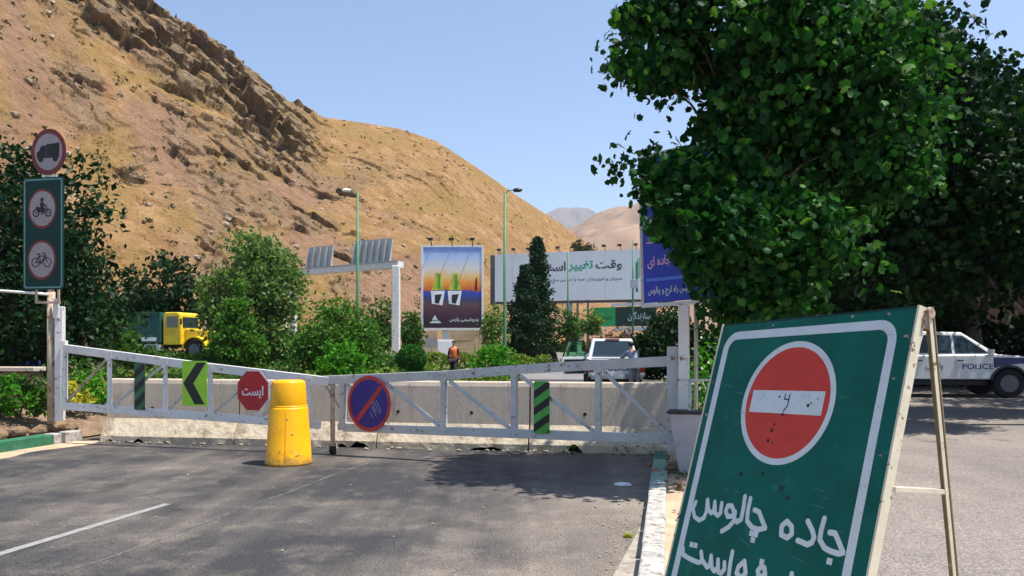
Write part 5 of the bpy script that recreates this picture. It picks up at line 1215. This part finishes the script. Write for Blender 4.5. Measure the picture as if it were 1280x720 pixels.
mb = MB(); mb.box((P(557, 0, 57).x, 56.59, .95), (1.0, .02, 1.7)); mb.build('door', M['banner_white'], t)
# wide white billboard
A, Bq = P(618, 377, 84), P(806, 378, 79); A.z = zc(377, 84); Bq.z = A.z; Hh = zc(318, 84)-A.z; W = (Bq-A).length; fr = frame(A, Bq-A)
t = thing('billboard', ((A.x+Bq.x)/2, (A.y+Bq.y)/2, 0), 'very wide white billboard with black and green lettering, behind the conifers', 'billboard')
npan = 8
for k in range(npan):
    mb = MB(); mb.prism(fr, [(W*k/npan+.012, 0), (W*(k+1)/npan-.012, 0), (W*(k+1)/npan-.012, Hh+.008*W*0), (W*k/npan+.012, Hh)], -.1, random.uniform(-.008, .004)); mb.build('panel', M['banner_white'], t)
mb = MB()
for k in range(10): x = W*(k+.5)/10; mb.bar(fr(x, Hh, -.05), fr(x, Hh+.3, .8), .05, .05); mb.box(fr(x, Hh+.35, .85), (.4, .3, .2))
mb.build('spotlight_arm', M['black'], t)
mb = MB(); mb.box(fr(-.35, Hh/2-.2, -.5), (.5, 1.2, Hh+.2)); mb.bar(fr(-.2, -.15, -.4), fr(W, -.15, -.4), .5, .25); mb.build('back_frame', M['ink_grey'], t)
mb = MB()
for k in (.12, .5, .9): q_ = fr(W*k, 0, -.8); mb.box((q_.x, q_.y, q_.z/2), (.6, .6, q_.z)); 
mb.build('column', M['galv'], t)
ux = lambda px: (px-618)/188*W
text_mesh('lettering', 'وقت', fr, ux(747), Hh*.58, ux(779)-ux(747), Hh*.22, .012, M['ink_grey'], t, .03)
text_mesh('lettering', 'تغییر', fr, ux(713), Hh*.58, ux(744)-ux(713), Hh*.22, .012, M['ink_green'], t, .03)
text_mesh('lettering', 'است', fr, ux(681), Hh*.6, ux(710)-ux(681), Hh*.2, .012, M['ink_grey'], t, .03)
text_mesh('lettering', 'مدیران و شهروندان همه با هم می سازیم', fr, ux(688), Hh*.36, ux(779)-ux(688), Hh*.1, .012, M['ink_grey'], t, .01)
mb = MB()
for k in range(5): mb.prism(fr, [(ux(795)+.16*k, Hh*(.3+.06*k)), (ux(795)+.16*k+.1, Hh*(.3+.06*k)), (ux(795)+.16*k+.1, Hh*(.75+.04*k)), (ux(795)+.16*k, Hh*(.75+.04*k))], .006, .012)
mb.build('printed_bars', M['ink_green'], t)
# green and dark board
A, Bq = P(742, 408, 63), P(820, 408, 60); A.z = zc(408, 62); Bq.z = A.z; Hh = zc(384, 62)-A.z; W = (Bq-A).length; fr = frame(A, Bq-A)
t = thing('billboard', ((A.x+Bq.x)/2, (A.y+Bq.y)/2, 0), 'low green and black board with white lettering, under the wide white billboard', 'billboard')
mb = MB(); mb.prism(fr, [(0, 0), (W*.36, 0), (W*.36, Hh), (0, Hh)], -.1, .0); mb.build('green_panel', M['bright_green'], t)
mb = MB(); mb.prism(fr, [(W*.363, 0), (W, 0), (W, Hh), (W*.363, Hh)], -.1, -.002); mb.build('dark_panel', M['panel_dark'], t)
mb = MB(); mb.bar(fr(W*.3, Hh+.18, 0), fr(W+.1, Hh+.18, 0), .12, .22); mb.build('frame_rail', M['white_paint'], t); mb = MB(); mb.bar(fr(W*.35, -.2, 0), fr(W+.1, -.2, 0), .12, .26); mb.build('frame_rail', M['white_paint'], t)
mb = MB()
for k in (.1, .5, .93): q_ = fr(W*k, 0, -.2); mb.box((q_.x, q_.y, q_.z/2-.1), (.14, .14, q_.z))
mb.build('leg', M['galv'], t)
text_mesh('lettering', 'سازندگان', fr, W*.56, Hh*.25, W*.36, Hh*.5, .002, M['sign_white'], t, .02)
text_mesh('lettering', 'شهر سبز', fr, W*.1, Hh*.3, W*.2, Hh*.3, .003, M['panel_dark'], t, .02)

# ---- tan walls at the foot of the slope
def block_wall(name, label, a, b, z0, z1, m, rows, cat='wall', group=None, depth=.4):
    a, b = Vector(a), Vector(b); u = b-a; L_ = u.length; u.normalize(); n_ = Vector((-u.y, u.x, 0))
    t = thing(name, tuple(a)[:2]+(z0,), label, cat, group)
    h = (z1-z0)/rows
    for r_ in range(rows):
        x = -random.uniform(0, 1)*h
        while x < L_:
            w = random.uniform(1.3, 2.6)*h; x0_, x1_ = max(0, x), min(L_, x+w)
            if x1_-x0_ > .05: mb = MB(); mb.box(a+u*(x0_+x1_)/2+n_*(depth/2+random.uniform(-.03, .03))+Vector((0, 0, z0+h*(r_+.5))), (x1_-x0_-.03, depth, h-.03), ax=(u, n_, Vector((0, 0, 1))), jit=.015); mb.build('stone_block', m, t)
            x += w
    return t
block_wall('retaining_wall', 'tan block retaining wall left of the sunset billboard foot', (P(519, 0, 72).x, 72, 0), (P(547, 0, 72).x, 72, 0), .0, zc(413, 72), M['tan_wall'], 3, 'wall')
block_wall('retaining_wall', 'tan block retaining wall right of the sunset billboard foot', (P(562, 0, 70).x, 70, 0), (P(603, 0, 70).x, 70, 0), .0, zc(411, 70), M['tan_wall'], 3, 'wall')
t = thing('notice_board', (P(539, 0, 68).x, 68, 0), 'small grey board in front of the tan wall beside the white cabinet', 'board')
mb = MB(); mb.box((P(539, 0, 68).x, 68, 1.7), (1.1, .08, .9)); mb.build('board_face', M['galv'], t); mb = MB(); mb.box((P(539, 0, 68).x, 68.06, .65), (.08, .08, 1.3)); mb.build('post_body', M['galv'], t)
t = thing('timber_door', (P(609, 0, 70).x, 70, 0), 'brown timber door panel at the right end of the tan wall', 'door'); mb = MB(); mb.box((P(609, 0, 70).x, 70.1, 1.35), (1.0, .12, 2.7)); mb.build('door_leaf', M['brick'], t)
mb = MB(); mb.box((P(609, 0, 70).x, 70.16, 1.4), (1.2, .1, 2.9)); mb.build('door_frame', M['tan_wall'], t)
t = thing('stone_pillar', (P(724, 0, 66).x, 66, 0), 'small white pillar between the reddish shrub and the conifers', 'pillar'); mb = MB(); mb.box((P(724, 0, 66).x, 66, 1.3), (.35, .35, 2.6)); mb.build('shaft', M['white_paint'], t); mb = MB(); mb.box((P(724, 0, 66).x, 66, 2.64), (.45, .45, .08)); mb.build('cap', M['white_paint'], t)
# picket fence
t = thing('picket_fence', (P(826, 0, 58).x, 58, 0), 'cream picket fence beyond the pickup, behind the gate post', 'fence')
for k in range(13):
    x = P(798, 0, 58).x+k*.26; mb = MB(); mb.prism(yawframe((x, 58, 0), 0), [(-.08, 0), (.08, 0), (.08, 1.35), (0, 1.5), (-.08, 1.35)], -.02, .02); mb.build('picket', M['fence_white'], t)
mb = MB(); mb.box((P(798, 0, 58).x+1.56, 58.05, .45), (3.4, .04, .1)); mb.box((P(798, 0, 58).x+1.56, 58.05, 1.1), (3.4, .04, .1)); mb.build('rail', M['fence_white'], t)

# ---- low stone wall and blue bin in the shade at the left
t = block_wall('garden_wall', 'low dark stone garden wall with a pale coping at the left edge', (-13.5, 15.4, 0), (-8.9, 14.9, 0), .3, 1.08, M['stone'], 3, 'wall', depth=.3)
mb = MB(); mb.bar((-13.5, 15.5, 1.13), (-8.85, 15.0, 1.13), .34, .08); mb.build('coping', M['concrete'], t, bevel=.01)
t = thing('barrel', (P(36, 0, 17.4).x, 17.4, .35), 'blue plastic barrel in deep shade behind the low stone wall', 'barrel')
mb = MB(); mb.lathe((P(36, 0, 17.4).x, 17.4, .35), [(.2, 0), (.24, .05), (.24, .3), (.255, .32), (.24, .34), (.24, .62), (.255, .64), (.24, .66), (.235, .85), (.2, .9)], 20); mb.build('barrel_body', M['blue_plastic'], t, True)

# ---- buildings behind the trees at the right
def house(x0, x1, y, h, label, m, dx):
    t = thing('brick_house', ((x0+x1)/2, y, 0), label, 'house')
    mb = MB(); mb.box(((x0+x1)/2, y+3, h/2), (x1-x0, 6, h)); mb.build('wall', m, t)
    # brick courses proud of the wall
    mb = MB(); bh = .24
    for r_ in range(int(h/bh)):
        x = x0+(.3 if r_ % 2 else 0)
        while x < x1-.5:
            w = .56; mb.box((x+w/2, y-.012, bh*(r_+.5)), (w-.03, .03+random.uniform(0, .012), bh-.03)); x += .6
    o = mb.build('brickwork', m, t); o['kind'] = 'stuff'
    mb = MB(); mb.box(((x0+x1)/2, y+2.6, h+.12), (x1-x0+.8, 7.4, .24)); mb.build('roof', M['tan_wall'], t)
    mb = MB(); mb.box((dx, y-.06, 1.1), (1.0, .1, 2.2)); d = mb.build('door', M['rusty'], t)
    mb = MB(); mb.box((dx+.4, y-.13, 1.05), (.04, .05, .18)); mb.build('handle', M['steel'], d)
    for wx in (dx-9.4, ):
        mb = MB(); mb.box((wx, y-.05, 1.6), (1.2, .12, 1.1)); w_ = mb.build('window', M['glass_dark'], t); mb = MB()
        for a_, b_ in (((wx-.6, 1.05), (wx-.6, 2.15)), ((wx+.6, 1.05), (wx+.6, 2.15)), ((wx-.6, 1.05), (wx+.6, 1.05)), ((wx-.6, 2.15), (wx+.6, 2.15)), ((wx, 1.05), (wx, 2.15))): mb.bar((a_[0], y-.13, a_[1]), (b_[0], y-.13, b_[1]), .05, .07)
        mb.build('frame', M['white_paint'], w_)
house(17.5, 30, 38, 4.6, 'low brown brick house showing between the dark trees behind the police pickup', M['brick'], 23.2)

# ================================================================ TREES AND PLANTS
BK, BD = M['bark'], M['bark_dark']
# the plane tree beside the gate
def near(px, py, D, rx, ry, rz): p = P(px, py, D); return (p.x, p.y, p.z, rx/F*D, ry, rz/F*D)
cl_blobs = [near(960, 60, 9.7, 125, 1.4, 140), near(905, 255, 8.9, 88, .8, 70), near(1060, 130, 10.3, 105, 1.2, 150), near(950, -100, 9.8, 120, 1.2, 100), near(800, 95, 9.4, 35, .5, 45), near(830, 20, 9.5, 30, .5, 40), near(965, 315, 9.5, 85, .7, 70), near(845, 225, 9.0, 35, .4, 25)]
base = (2.62, 10.15, .05)
t = thing('plane_tree', base, 'big leafy plane tree beside the right end of the gate, leaves over the blue banner', 'tree')
cl = blob_clumps(cl_blobs, 215, .45)
cl = cl[~((np.abs(cl[:, 0]/cl[:, 1]*1000+640-872) < 16) & (np.abs(430-(cl[:, 2]-1.6)/cl[:, 1]*1000-145) < 22))]
cl = cl[~((np.abs(cl[:, 0]/cl[:, 1]*1000+640-835) < 48) & (np.abs(430-(cl[:, 2]-1.6)/cl[:, 1]*1000-160) < 36))]
cl = np.concatenate([cl, np.array([tuple(P(*q)) for q in ((845, 222, 9.1), (872, 205, 9.2), (905, 190, 9.3), (880, 245, 8.9), (868, 275, 9.0), (900, 300, 8.9), (905, 335, 9.0), (940, 355, 9.1), (925, 375, 9.3), (975, 368, 9.3), (900, 160, 9.6), (930, 385, 9.4))])])
mb = MB(); limbs(mb, base, (3.0, 9.9, 6.6), .1, cl, 90, 10); mb.build('trunk', BK, t, True)
pts = clump_pts(cl, 210, .26, .6)
pts[:, 2] -= .16*np.linalg.norm(pts[:, :2]-np.repeat(cl, 210, 0)[:, :2], axis=1)
qx = pts[:, 0]/pts[:, 1]*1000+640; qy = 430-(pts[:, 2]-1.6)/pts[:, 1]*1000
edge = np.interp(qy, [-400, 0, 60, 100, 150, 178, 195, 230, 260, 300, 340, 380], [800, 775, 757, 765, 800, 812, 778, 778, 800, 826, 848, 872])
jag = np.array([noise.noise((a*.03, b*.03, 2))*26 for a, b in zip(qx, qy)])+rng.normal(size=len(qx))*5
pts = pts[qx > edge+jag+4]      # the ragged outline of the crown
extra = np.array([tuple(P(*q)) for q in ((775, 210, 9.3), (795, 200, 9.2), (800, 235, 9.2), (765, 60, 9.4), (775, 95, 9.3), (790, 20, 9.4), (890, 330, 8.9), (905, 352, 9), (925, 365, 9))]); pts = np.concatenate([pts, clump_pts(extra, 26, .14)])
# the 300 leaves that show largest are parts of their own, the rest one mass
d = np.linalg.norm(pts-np.array([0, 0, 1.6]), axis=1); vis = (pts[:, 2]-1.6)/pts[:, 1] < .42
order = np.argsort(np.where(vis, d, 99)); big = pts[order[:300]]; rest = pts[order[300:]]
lv = leaves('foliage', rest, .104, T_PLANE, M['leaf_plane'], t, .35); lv['kind'] = 'stuff'
leaf_me = []
for k in range(6):
    V, Fs = T_PLANE; V = V.copy(); V[:, 2] += .12*np.sin(V[:, 0]*4+k)*V[:, 1]; V[:, 2] -= .18*(V[:, 1]**2)*(k % 3)*.5; V *= .112
    me = bpy.data.meshes.new('leaf'); me.from_pydata([tuple(v) for v in V], [], Fs); me.materials.append(M['leaf_plane']); leaf_me.append(me)
bl_ = Vector(base)
for i, p in enumerate(big):
    o = bpy.data.objects.new('leaf', leaf_me[i % 6]); C.objects.link(o); o.parent = t; o.location = Vector(p)-bl_
    o.rotation_euler = (random.uniform(-1.1, 1.1), random.uniform(-1.1, 1.1), random.uniform(0, 6.28)); s = random.uniform(.75, 1.3); o.scale = (s, s, s)
# dark plane trees at the right
def plane_like(label, base, blobs, n, per, size, lm, sig=.3, r0=.14, tmpl=T_PLANE, top=None, nb=36):
    cl = blob_clumps(blobs, n, .45); t = thing('plane_tree', base, label, 'tree', 'dark trees at the right'); mb = MB()
    b = max(blobs, key=lambda b: b[3]*b[4]*b[5]); limbs(mb, base, (b[0], b[1], top or b[2]+b[5]*.7), r0, cl, nb, 9); mb.build('trunk', BD, t, True)
    f = leaves('foliage', clump_pts(cl, per, sig, .75), size, tmpl, lm, t, .4); f['kind'] = 'stuff'; return t
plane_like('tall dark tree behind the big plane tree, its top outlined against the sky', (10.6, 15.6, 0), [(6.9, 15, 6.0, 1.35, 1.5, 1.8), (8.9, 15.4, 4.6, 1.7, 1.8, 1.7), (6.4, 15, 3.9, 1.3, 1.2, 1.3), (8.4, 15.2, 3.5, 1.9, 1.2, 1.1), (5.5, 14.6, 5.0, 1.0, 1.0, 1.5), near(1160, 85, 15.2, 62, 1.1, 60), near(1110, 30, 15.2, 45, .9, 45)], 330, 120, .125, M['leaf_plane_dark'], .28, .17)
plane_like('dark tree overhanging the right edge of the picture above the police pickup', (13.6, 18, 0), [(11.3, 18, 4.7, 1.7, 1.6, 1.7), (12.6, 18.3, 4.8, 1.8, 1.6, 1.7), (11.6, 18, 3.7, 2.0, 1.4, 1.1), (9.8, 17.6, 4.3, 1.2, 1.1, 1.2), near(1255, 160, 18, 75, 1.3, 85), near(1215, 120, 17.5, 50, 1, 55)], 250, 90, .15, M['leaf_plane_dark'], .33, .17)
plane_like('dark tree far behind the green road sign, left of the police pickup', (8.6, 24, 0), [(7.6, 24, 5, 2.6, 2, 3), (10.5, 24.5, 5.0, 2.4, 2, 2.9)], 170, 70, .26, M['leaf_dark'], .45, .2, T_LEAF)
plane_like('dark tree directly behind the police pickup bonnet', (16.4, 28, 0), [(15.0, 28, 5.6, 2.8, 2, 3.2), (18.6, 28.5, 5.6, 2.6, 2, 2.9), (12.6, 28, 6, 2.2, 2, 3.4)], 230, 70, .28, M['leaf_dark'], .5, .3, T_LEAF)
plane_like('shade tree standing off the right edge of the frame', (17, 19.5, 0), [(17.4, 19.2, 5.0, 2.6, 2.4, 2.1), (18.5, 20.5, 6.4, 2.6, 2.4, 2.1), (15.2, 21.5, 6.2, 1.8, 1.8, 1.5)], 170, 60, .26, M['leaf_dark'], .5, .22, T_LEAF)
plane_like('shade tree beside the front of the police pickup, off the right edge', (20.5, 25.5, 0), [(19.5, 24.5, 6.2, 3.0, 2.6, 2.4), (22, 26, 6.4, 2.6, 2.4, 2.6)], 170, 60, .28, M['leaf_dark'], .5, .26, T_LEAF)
# dark hedge behind the post group and under the right-hand trees
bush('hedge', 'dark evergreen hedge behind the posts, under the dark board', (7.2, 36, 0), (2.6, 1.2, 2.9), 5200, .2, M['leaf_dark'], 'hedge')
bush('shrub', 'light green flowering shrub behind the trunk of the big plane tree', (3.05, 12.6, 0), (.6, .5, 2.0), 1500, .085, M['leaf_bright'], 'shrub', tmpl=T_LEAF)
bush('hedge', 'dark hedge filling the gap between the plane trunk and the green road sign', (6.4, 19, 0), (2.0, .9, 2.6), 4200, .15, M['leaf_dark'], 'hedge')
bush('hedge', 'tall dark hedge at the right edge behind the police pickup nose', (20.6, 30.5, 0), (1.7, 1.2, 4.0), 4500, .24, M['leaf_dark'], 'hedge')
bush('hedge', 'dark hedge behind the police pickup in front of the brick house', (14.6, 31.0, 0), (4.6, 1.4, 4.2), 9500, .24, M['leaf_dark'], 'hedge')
mb = MB(); fl = rng.uniform(-1, 1, (9, 3))
t = thing('white_flowers', (3.0, 12.1, 1.0), 'few white blossoms on the light green shrub behind the plane trunk', 'flowers')
for q in fl: mb.add(*rock((3.0+q[0]*.3, 12.15+q[1]*.05, 1.25+q[2]*.45), (.018, .018, .018), 1, q[0], 1))
mb.build('blossom', M['white_paint'], t)

# left-hand trees
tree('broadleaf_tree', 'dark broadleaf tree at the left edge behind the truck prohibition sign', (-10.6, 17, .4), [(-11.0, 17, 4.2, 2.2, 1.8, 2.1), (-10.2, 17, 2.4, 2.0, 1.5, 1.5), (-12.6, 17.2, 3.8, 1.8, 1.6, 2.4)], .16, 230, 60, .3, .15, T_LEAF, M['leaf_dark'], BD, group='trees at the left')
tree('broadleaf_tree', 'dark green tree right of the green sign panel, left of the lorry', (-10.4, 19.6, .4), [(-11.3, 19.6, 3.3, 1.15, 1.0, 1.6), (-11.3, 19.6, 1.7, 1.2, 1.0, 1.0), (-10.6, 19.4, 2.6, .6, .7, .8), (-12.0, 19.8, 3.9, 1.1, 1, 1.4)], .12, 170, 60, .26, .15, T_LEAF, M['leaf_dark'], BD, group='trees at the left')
tree('broadleaf_tree', 'dark green tree behind the teal body of the lorry', (-21.0, 47.5, .8), [(-20.9, 47.5, 4.6, 2.3, 2, 2.2), (-21.3, 47.5, 2.6, 2.6, 2, 1.7), (-19.2, 47.4, 3.8, 1.4, 1.4, 1.7)], .16, 120, 50, .42, .26, T_TUFT, M['leaf_dark'], BD)
tree('broadleaf_tree', 'large olive green tree between the lorry and the overhead gantry', (-12.9, 39, .7), [(-12.6, 39, 5.2, 1.5, 1.5, 1.9), (-11.5, 39, 4.4, 1.4, 1.5, 1.8), (-13.0, 39, 2.9, 1.7, 1.7, 1.9), (-14.2, 39.2, 3.9, .9, 1.0, 1.3), (-11.4, 38.8, 2.4, 1.2, 1.3, 1.4)], .17, 230, 55, .36, .2, T_TUFT, M['leaf_olive'], BD)
tree('young_tree', 'brighter green young tree in front of the large olive tree', (-12.4, 36, .5), [(-12.4, 36, 1.7, 1.35, 1.1, 1.0), (-12.3, 36, 2.8, .8, .8, .9), (-12.2, 36, 3.7, .35, .4, .8)], .08, 110, 60, .18, .14, T_TUFT, M['leaf_fresh'], BD)
bush('bush', 'large rounded green bush in front of the overhead gantry', (-7.4, 34, 0), (2.05, 1.5, 3.7), 10500, .14, M['leaf_fresh'], sig=.15)
tree('young_tree', 'dark green young tree hiding the rear of the teal lorry body', (-15.3, 31, .1), [(-15.4, 31, 2.0, .9, .9, 1.0), (-14.7, 31, 1.3, .8, .8, .7), (-16.3, 31, 1.9, 1.0, .8, 1.2)], .07, 90, 50, .22, .15, T_TUFT, M['leaf_mid'], BD)
bush('bush', 'bright green leafy bush low in front of the large rounded bush', (-6.6, 31, 0), (1.1, .8, 1.75), 2600, .13, M['leaf_bright'], sig=.15)
bush('bush', 'bright green bush at the foot of the tall street lamp', (-.9, 36, 0), (1.15, .8, 1.75), 2600, .13, M['leaf_bright'], sig=.15)
bush('bush', 'small ragged bush left of the clipped round shrub', (-5.1, 34.5, 0), (.7, .6, 1.2), 1100, .12, M['leaf_mid'], sig=.15)
# clipped round shrub
t = thing('clipped_shrub', (-4.2, 33.5, 0), 'neatly clipped round green shrub beside the gantry column', 'shrub')
g_ = rng.normal(size=(5200, 3)); g_ /= np.linalg.norm(g_, axis=1)[:, None]; g_ *= rng.uniform(.86, 1, (5200, 1)); pts = g_*np.array([.62, .62, .62])+np.array([-4.2, 33.5, .98]); leaves('foliage', pts, .075, T_TUFT, M['leaf_round'], t)
mb = MB(); mb.tube([(-4.2, 33.5, 0), (-4.2, 33.5, 1.0)], .06, 8); mb.build('stem', BD, t)
# trees and shrubs farther back
for lab, px, D, w, y0, y1, lm, sz, n in (
    ('small pale green tree left of the conifers, right of the sunset billboard', 617, 58, 12, 380, 428, 'leaf_olive', .2, 1500),
    ('small olive tree between the conifers and the dark board', 711, 64, 13, 386, 428, 'leaf_mid', .22, 1500),
    ('pale green tree in front of the left part of the green board', 741, 58, 14, 385, 415, 'leaf_olive', .2, 1200),
    ('green bush right of the gantry column', 514, 56, 12, 388, 432, 'leaf_mid', .22, 1500),
    ('olive bush left of the gantry column', 478, 58, 22, 372, 436, 'leaf_mid', .22, 2200),
    ('dark tree crown between the blue banner and the picket fence', 832, 44, 20, 375, 436, 'leaf_dark', .22, 2400)):
    x = P(px, 0, D).x; z1, z0 = zc(y0, D), max(0, zc(y1, D)); bush('small_tree', lab, (x, D, max(0, z0-.2)), (w/F*D*1.1, w/F*D, z1-z0+.2), n, sz, M[lm], 'tree', sig=.2)
for px, w, lab in ((753, 18, 'red-brown leafed shrub under the green board, left one'), (776, 14, 'red-brown leafed shrub under the black board, right one')):
    D = 54; bush('shrub', lab, (P(px, 0, D).x, D, 0), (w/F*D, .8, zc(408, D)), 1500, .2, M['leaf_red'], 'shrub', sig=.2)
def hedge(label, a, b, h, w, n, lm, sz):
    a, b = np.array(a, float), np.array(b, float); t = thing('hedge', tuple((a+b)/2), label, 'hedge'); k = rng.random(n); p = a+(b-a)*k[:, None]; u = (b-a)/np.linalg.norm(b-a); nn_ = np.array([-u[1], u[0], 0])
    e = rng.uniform(-1, 1, n); z = rng.random(n)**.6; pts = p+nn_*(e*w/2)[:, None]; pts[:, 2] += z*h*(.85+.15*np.sin(k*40)); leaves('foliage', pts, sz, T_TUFT, lm, t)
hedge('long light green hedge above the black and white parapet', (.5, 76, 0), (17, 95, 0), 2.1, 1.4, 9000, M['leaf_mid'], .22)
hedge('yellow-green hedge beyond the pickup, under the red-brown shrubs', (P(742, 0, 52).x, 52, 0), (P(838, 0, 50).x, 50, 0), 1.9, 1.0, 4200, M['leaf_olive'], .17)
hedge('low yellow-green hedge behind the clipped shrub and the walking person', (-8, 44, .3), (2.2, 50, 0), .95, 1.2, 5200, M['leaf_lime'], .16)
hedge('dark hedge in shade at the left behind the garden wall', (-18, 22.5, .3), (-12.6, 22, .3), 2.6, 1.2, 9000, M['leaf_dark'], .16)
# median ground cover: one mass
n = 26000; px = rng.uniform(130, 650, n); D = rng.uniform(30.5, 44, n)**1.0; x = (px-640)/F*D; z = np.array([gz(a, b) for a, b in zip(x, D)])
ok = (D < 36.0+.0*x) | (x < -2.6); x, D, z = x[ok], D[ok], z[ok]; hgt = .25+.3*np.array([abs(noise.noise((a*.5, b*.4, 0))) for a, b in zip(x, D)])*2
pts = np.stack([x, D, z+rng.random(len(x))*hgt], 1); k = np.array([noise.noise((a*.35, b*.3, 4)) for a, b in zip(x, D)])
tag(leaves('ground_cover', pts[k < .1], .15, T_TUFT, M['leaf_mid']), kind='stuff'); tag(leaves('flowering_ground_cover', pts[k >= .1], .15, T_TUFT, M['leaf_lime']), kind='stuff')
# conifers
def conifer(label, x, y, h, r, n):
    t = thing('conifer', (x, y, 0), label, 'tree', 'conifers before the white billboard'); mb = MB(); mb.tube([(x, y, 0), (x, y, h*.5), (x, y, h*.97)], [.2, .12, .02], 8); mb.build('trunk', BD, t, True)
    out = []
    for k in range(n):
        f = rng.random()**.75; zz = h*(.03+.97*f); a = rng.uniform(0, 2*pi); lay = .72+.28*math.sin(zz*4.2+a*2)+.16*rng.normal(); R_ = r*(1-f)**.72*lay; q = rng.random()**.5
        out.append((x+math.cos(a)*R_*q, y+math.sin(a)*R_*q, zz-.25*R_*q))
    pts = clump_pts(np.array(out), 14, .17); leaves('crown', pts, .19, T_TUFT, M['leaf_conifer'], t, .2); return t
conifer('tall pointed dark conifer in front of the white billboard, right one', P(672, 0, 66).x, 66, zc(299, 66), 2.6, 1400)
conifer('shorter wide dark conifer in front of the white billboard, left one', P(657, 0, 64).x, 64, zc(334, 64), 2.6, 1400)
for px, lab in ((722, 'dark far tree top rising above the white billboard, left one'), (735, 'dark far tree top rising above the white billboard, right one')):
    D = 118; h = zc(300 if px == 722 else 304, D); x = P(px, 0, D).x; t = thing('far_tree', (x, D, 0), lab, 'tree'); mb = MB(); mb.tube([(x, D, 0), (x, D, h*.95)], [.25, .08], 7); mb.build('trunk', BD, t)
    pts = clump_pts(blob_clumps([(x, D, h-1.3, .9, .9, 1.2), (x+.2, D, h-2.8, .6, .6, 1)], 40, .3), 22, .3); leaves('crown', pts, .3, T_TUFT, M['scrub'], t)
# plants near the left post
LEAFY = (np.array([(0, -.5, 0), (.16, -.15, .03), (.17, .15, .0), (0, .55, -.1), (-.17, .15, 0), (-.16, -.15, .03)]), [(0, 1, 2, 3, 4, 5)])
for (px, py, D, r, h, lm, lab, n, sz) in ((22, 522, 13.2, .6, .72, 'leaf_bright', 'bright green broad-leaved plant below the garden wall at the left edge', 700, .1), (44, 520, 13.3, .4, .66, 'leaf_mid', 'green broad-leaved plant beside the rusty post', 600, .1),
        (-12, 520, 13.2, .5, .7, 'leaf_mid', 'green plant cut by the left picture edge below the wall', 500, .1), (95, 508, 14.5, .36, .75, 'leaf_yellow', 'yellow-leaved shrub behind the first panel of the left gate leaf', 260, .14), (118, 508, 14.9, .42, .85, 'leaf_bright', 'bright green shrub between the yellow-leaved shrubs behind the gate', 700, .1),
        (151, 500, 15.6, .34, 1.0, 'leaf_yellow', 'yellow-leaved shrub behind the second panel of the left gate leaf', 260, .14), (88, 500, 15.6, .5, 1.2, 'leaf_mid', 'taller green shrub behind the pale grey gate post', 900, .1), (128, 500, 17, .6, 1.1, 'leaf_mid', 'green shrub behind the left gate leaf, under the top rail', 900, .11)):
    p = P(px, py, D); z0 = .42 if D < 15.5 else .2; bush('plant', lab, (p.x, D, z0), (r, r*.7, h), n, sz, M[lm], 'plant', tmpl=LEAFY, sig=.25)
# weeds and litter by the right kerb
t = tag(leaves('weeds', clump_pts(np.array([(Rx(10.6)+.12, 10.6, .08), (Rx(9.9)+.35, 9.9, .1), (Rx(9.2)+.4, 9.2, .1), (.9, 11.6, .03), (1.6, 11.45, .03)]), 50, .09, .5), .04, T_LEAF, M['leaf_mid']), kind='stuff')
mb = MB()
for k in range(420):
    y = random.uniform(4, 13); side = random.random()
    x = Rx(y)-abs(random.gauss(0, .25))-.03 if side < .5 else (Lx(y)+.1+abs(random.gauss(0, .35)) if side < .75 else random.uniform(Lx(y), Rx(y)))
    s = random.uniform(.004, .016); mb.add(*rock((x, y, s*.5), (s, s*.9, s*.7), 1, k*.3))
for k in range(500):
    y = random.uniform(4, 13); x = Rx(y)+random.uniform(.25, 1.3); s = random.uniform(.006, .022); mb.add(*rock((x, y, .075+s*.3), (s, s*.9, s*.7), 1, k*.3))
for k in range(90):
    f_ = random.random(); q = B0+bu*((B1-B0).length*f_)+bn*(.31+abs(random.gauss(0, .09))); s = random.uniform(.008, .035); mb.add(*rock((q.x, q.y, s*.5), (s*1.4, s, s*.8), 1, k*.3))
tag(mb.build('gravel', M['grit']), kind='stuff')
for x, y, w, lab in ((1.25, 9.0, .1, 'crumpled whitish litter lying in the tree shadow on the road near the kerb'), (Rx(6.4)-.1, 6.6, .04, 'small scrap of yellow litter in the gutter against the kerb')):
    mb = MB(); v, f = rock((x, y, .02), (w, w*.45, .025), 2, x*5, 1); mb.add(v, f); tag(mb.build('litter', M['white_paint'] if w > .08 else M['leaf_yellow'], None, origin=(x, y, 0)), lab, 'litter')

# ---------------------------------------------------------------- haze over the valley
hm = bpy.data.materials.new('haze'); hm.use_nodes = True; hn = hm.node_tree.nodes; hn.remove(hn['Principled BSDF'])
hv = hn.new('ShaderNodeVolumePrincipled'); hv.inputs['Density'].default_value = .00011; hv.inputs['Color'].default_value = (.86, .91, 1, 1); hv.inputs['Anisotropy'].default_value = .3
hm.node_tree.links.new(hv.outputs[0], hn['Material Output'].inputs['Volume'])
mb = MB(); mb.box((0, 2400, 447), (9000, 7400, 914)); tag(mb.build('haze', hm, None, origin=(0, 0, 0)), kind='stuff')
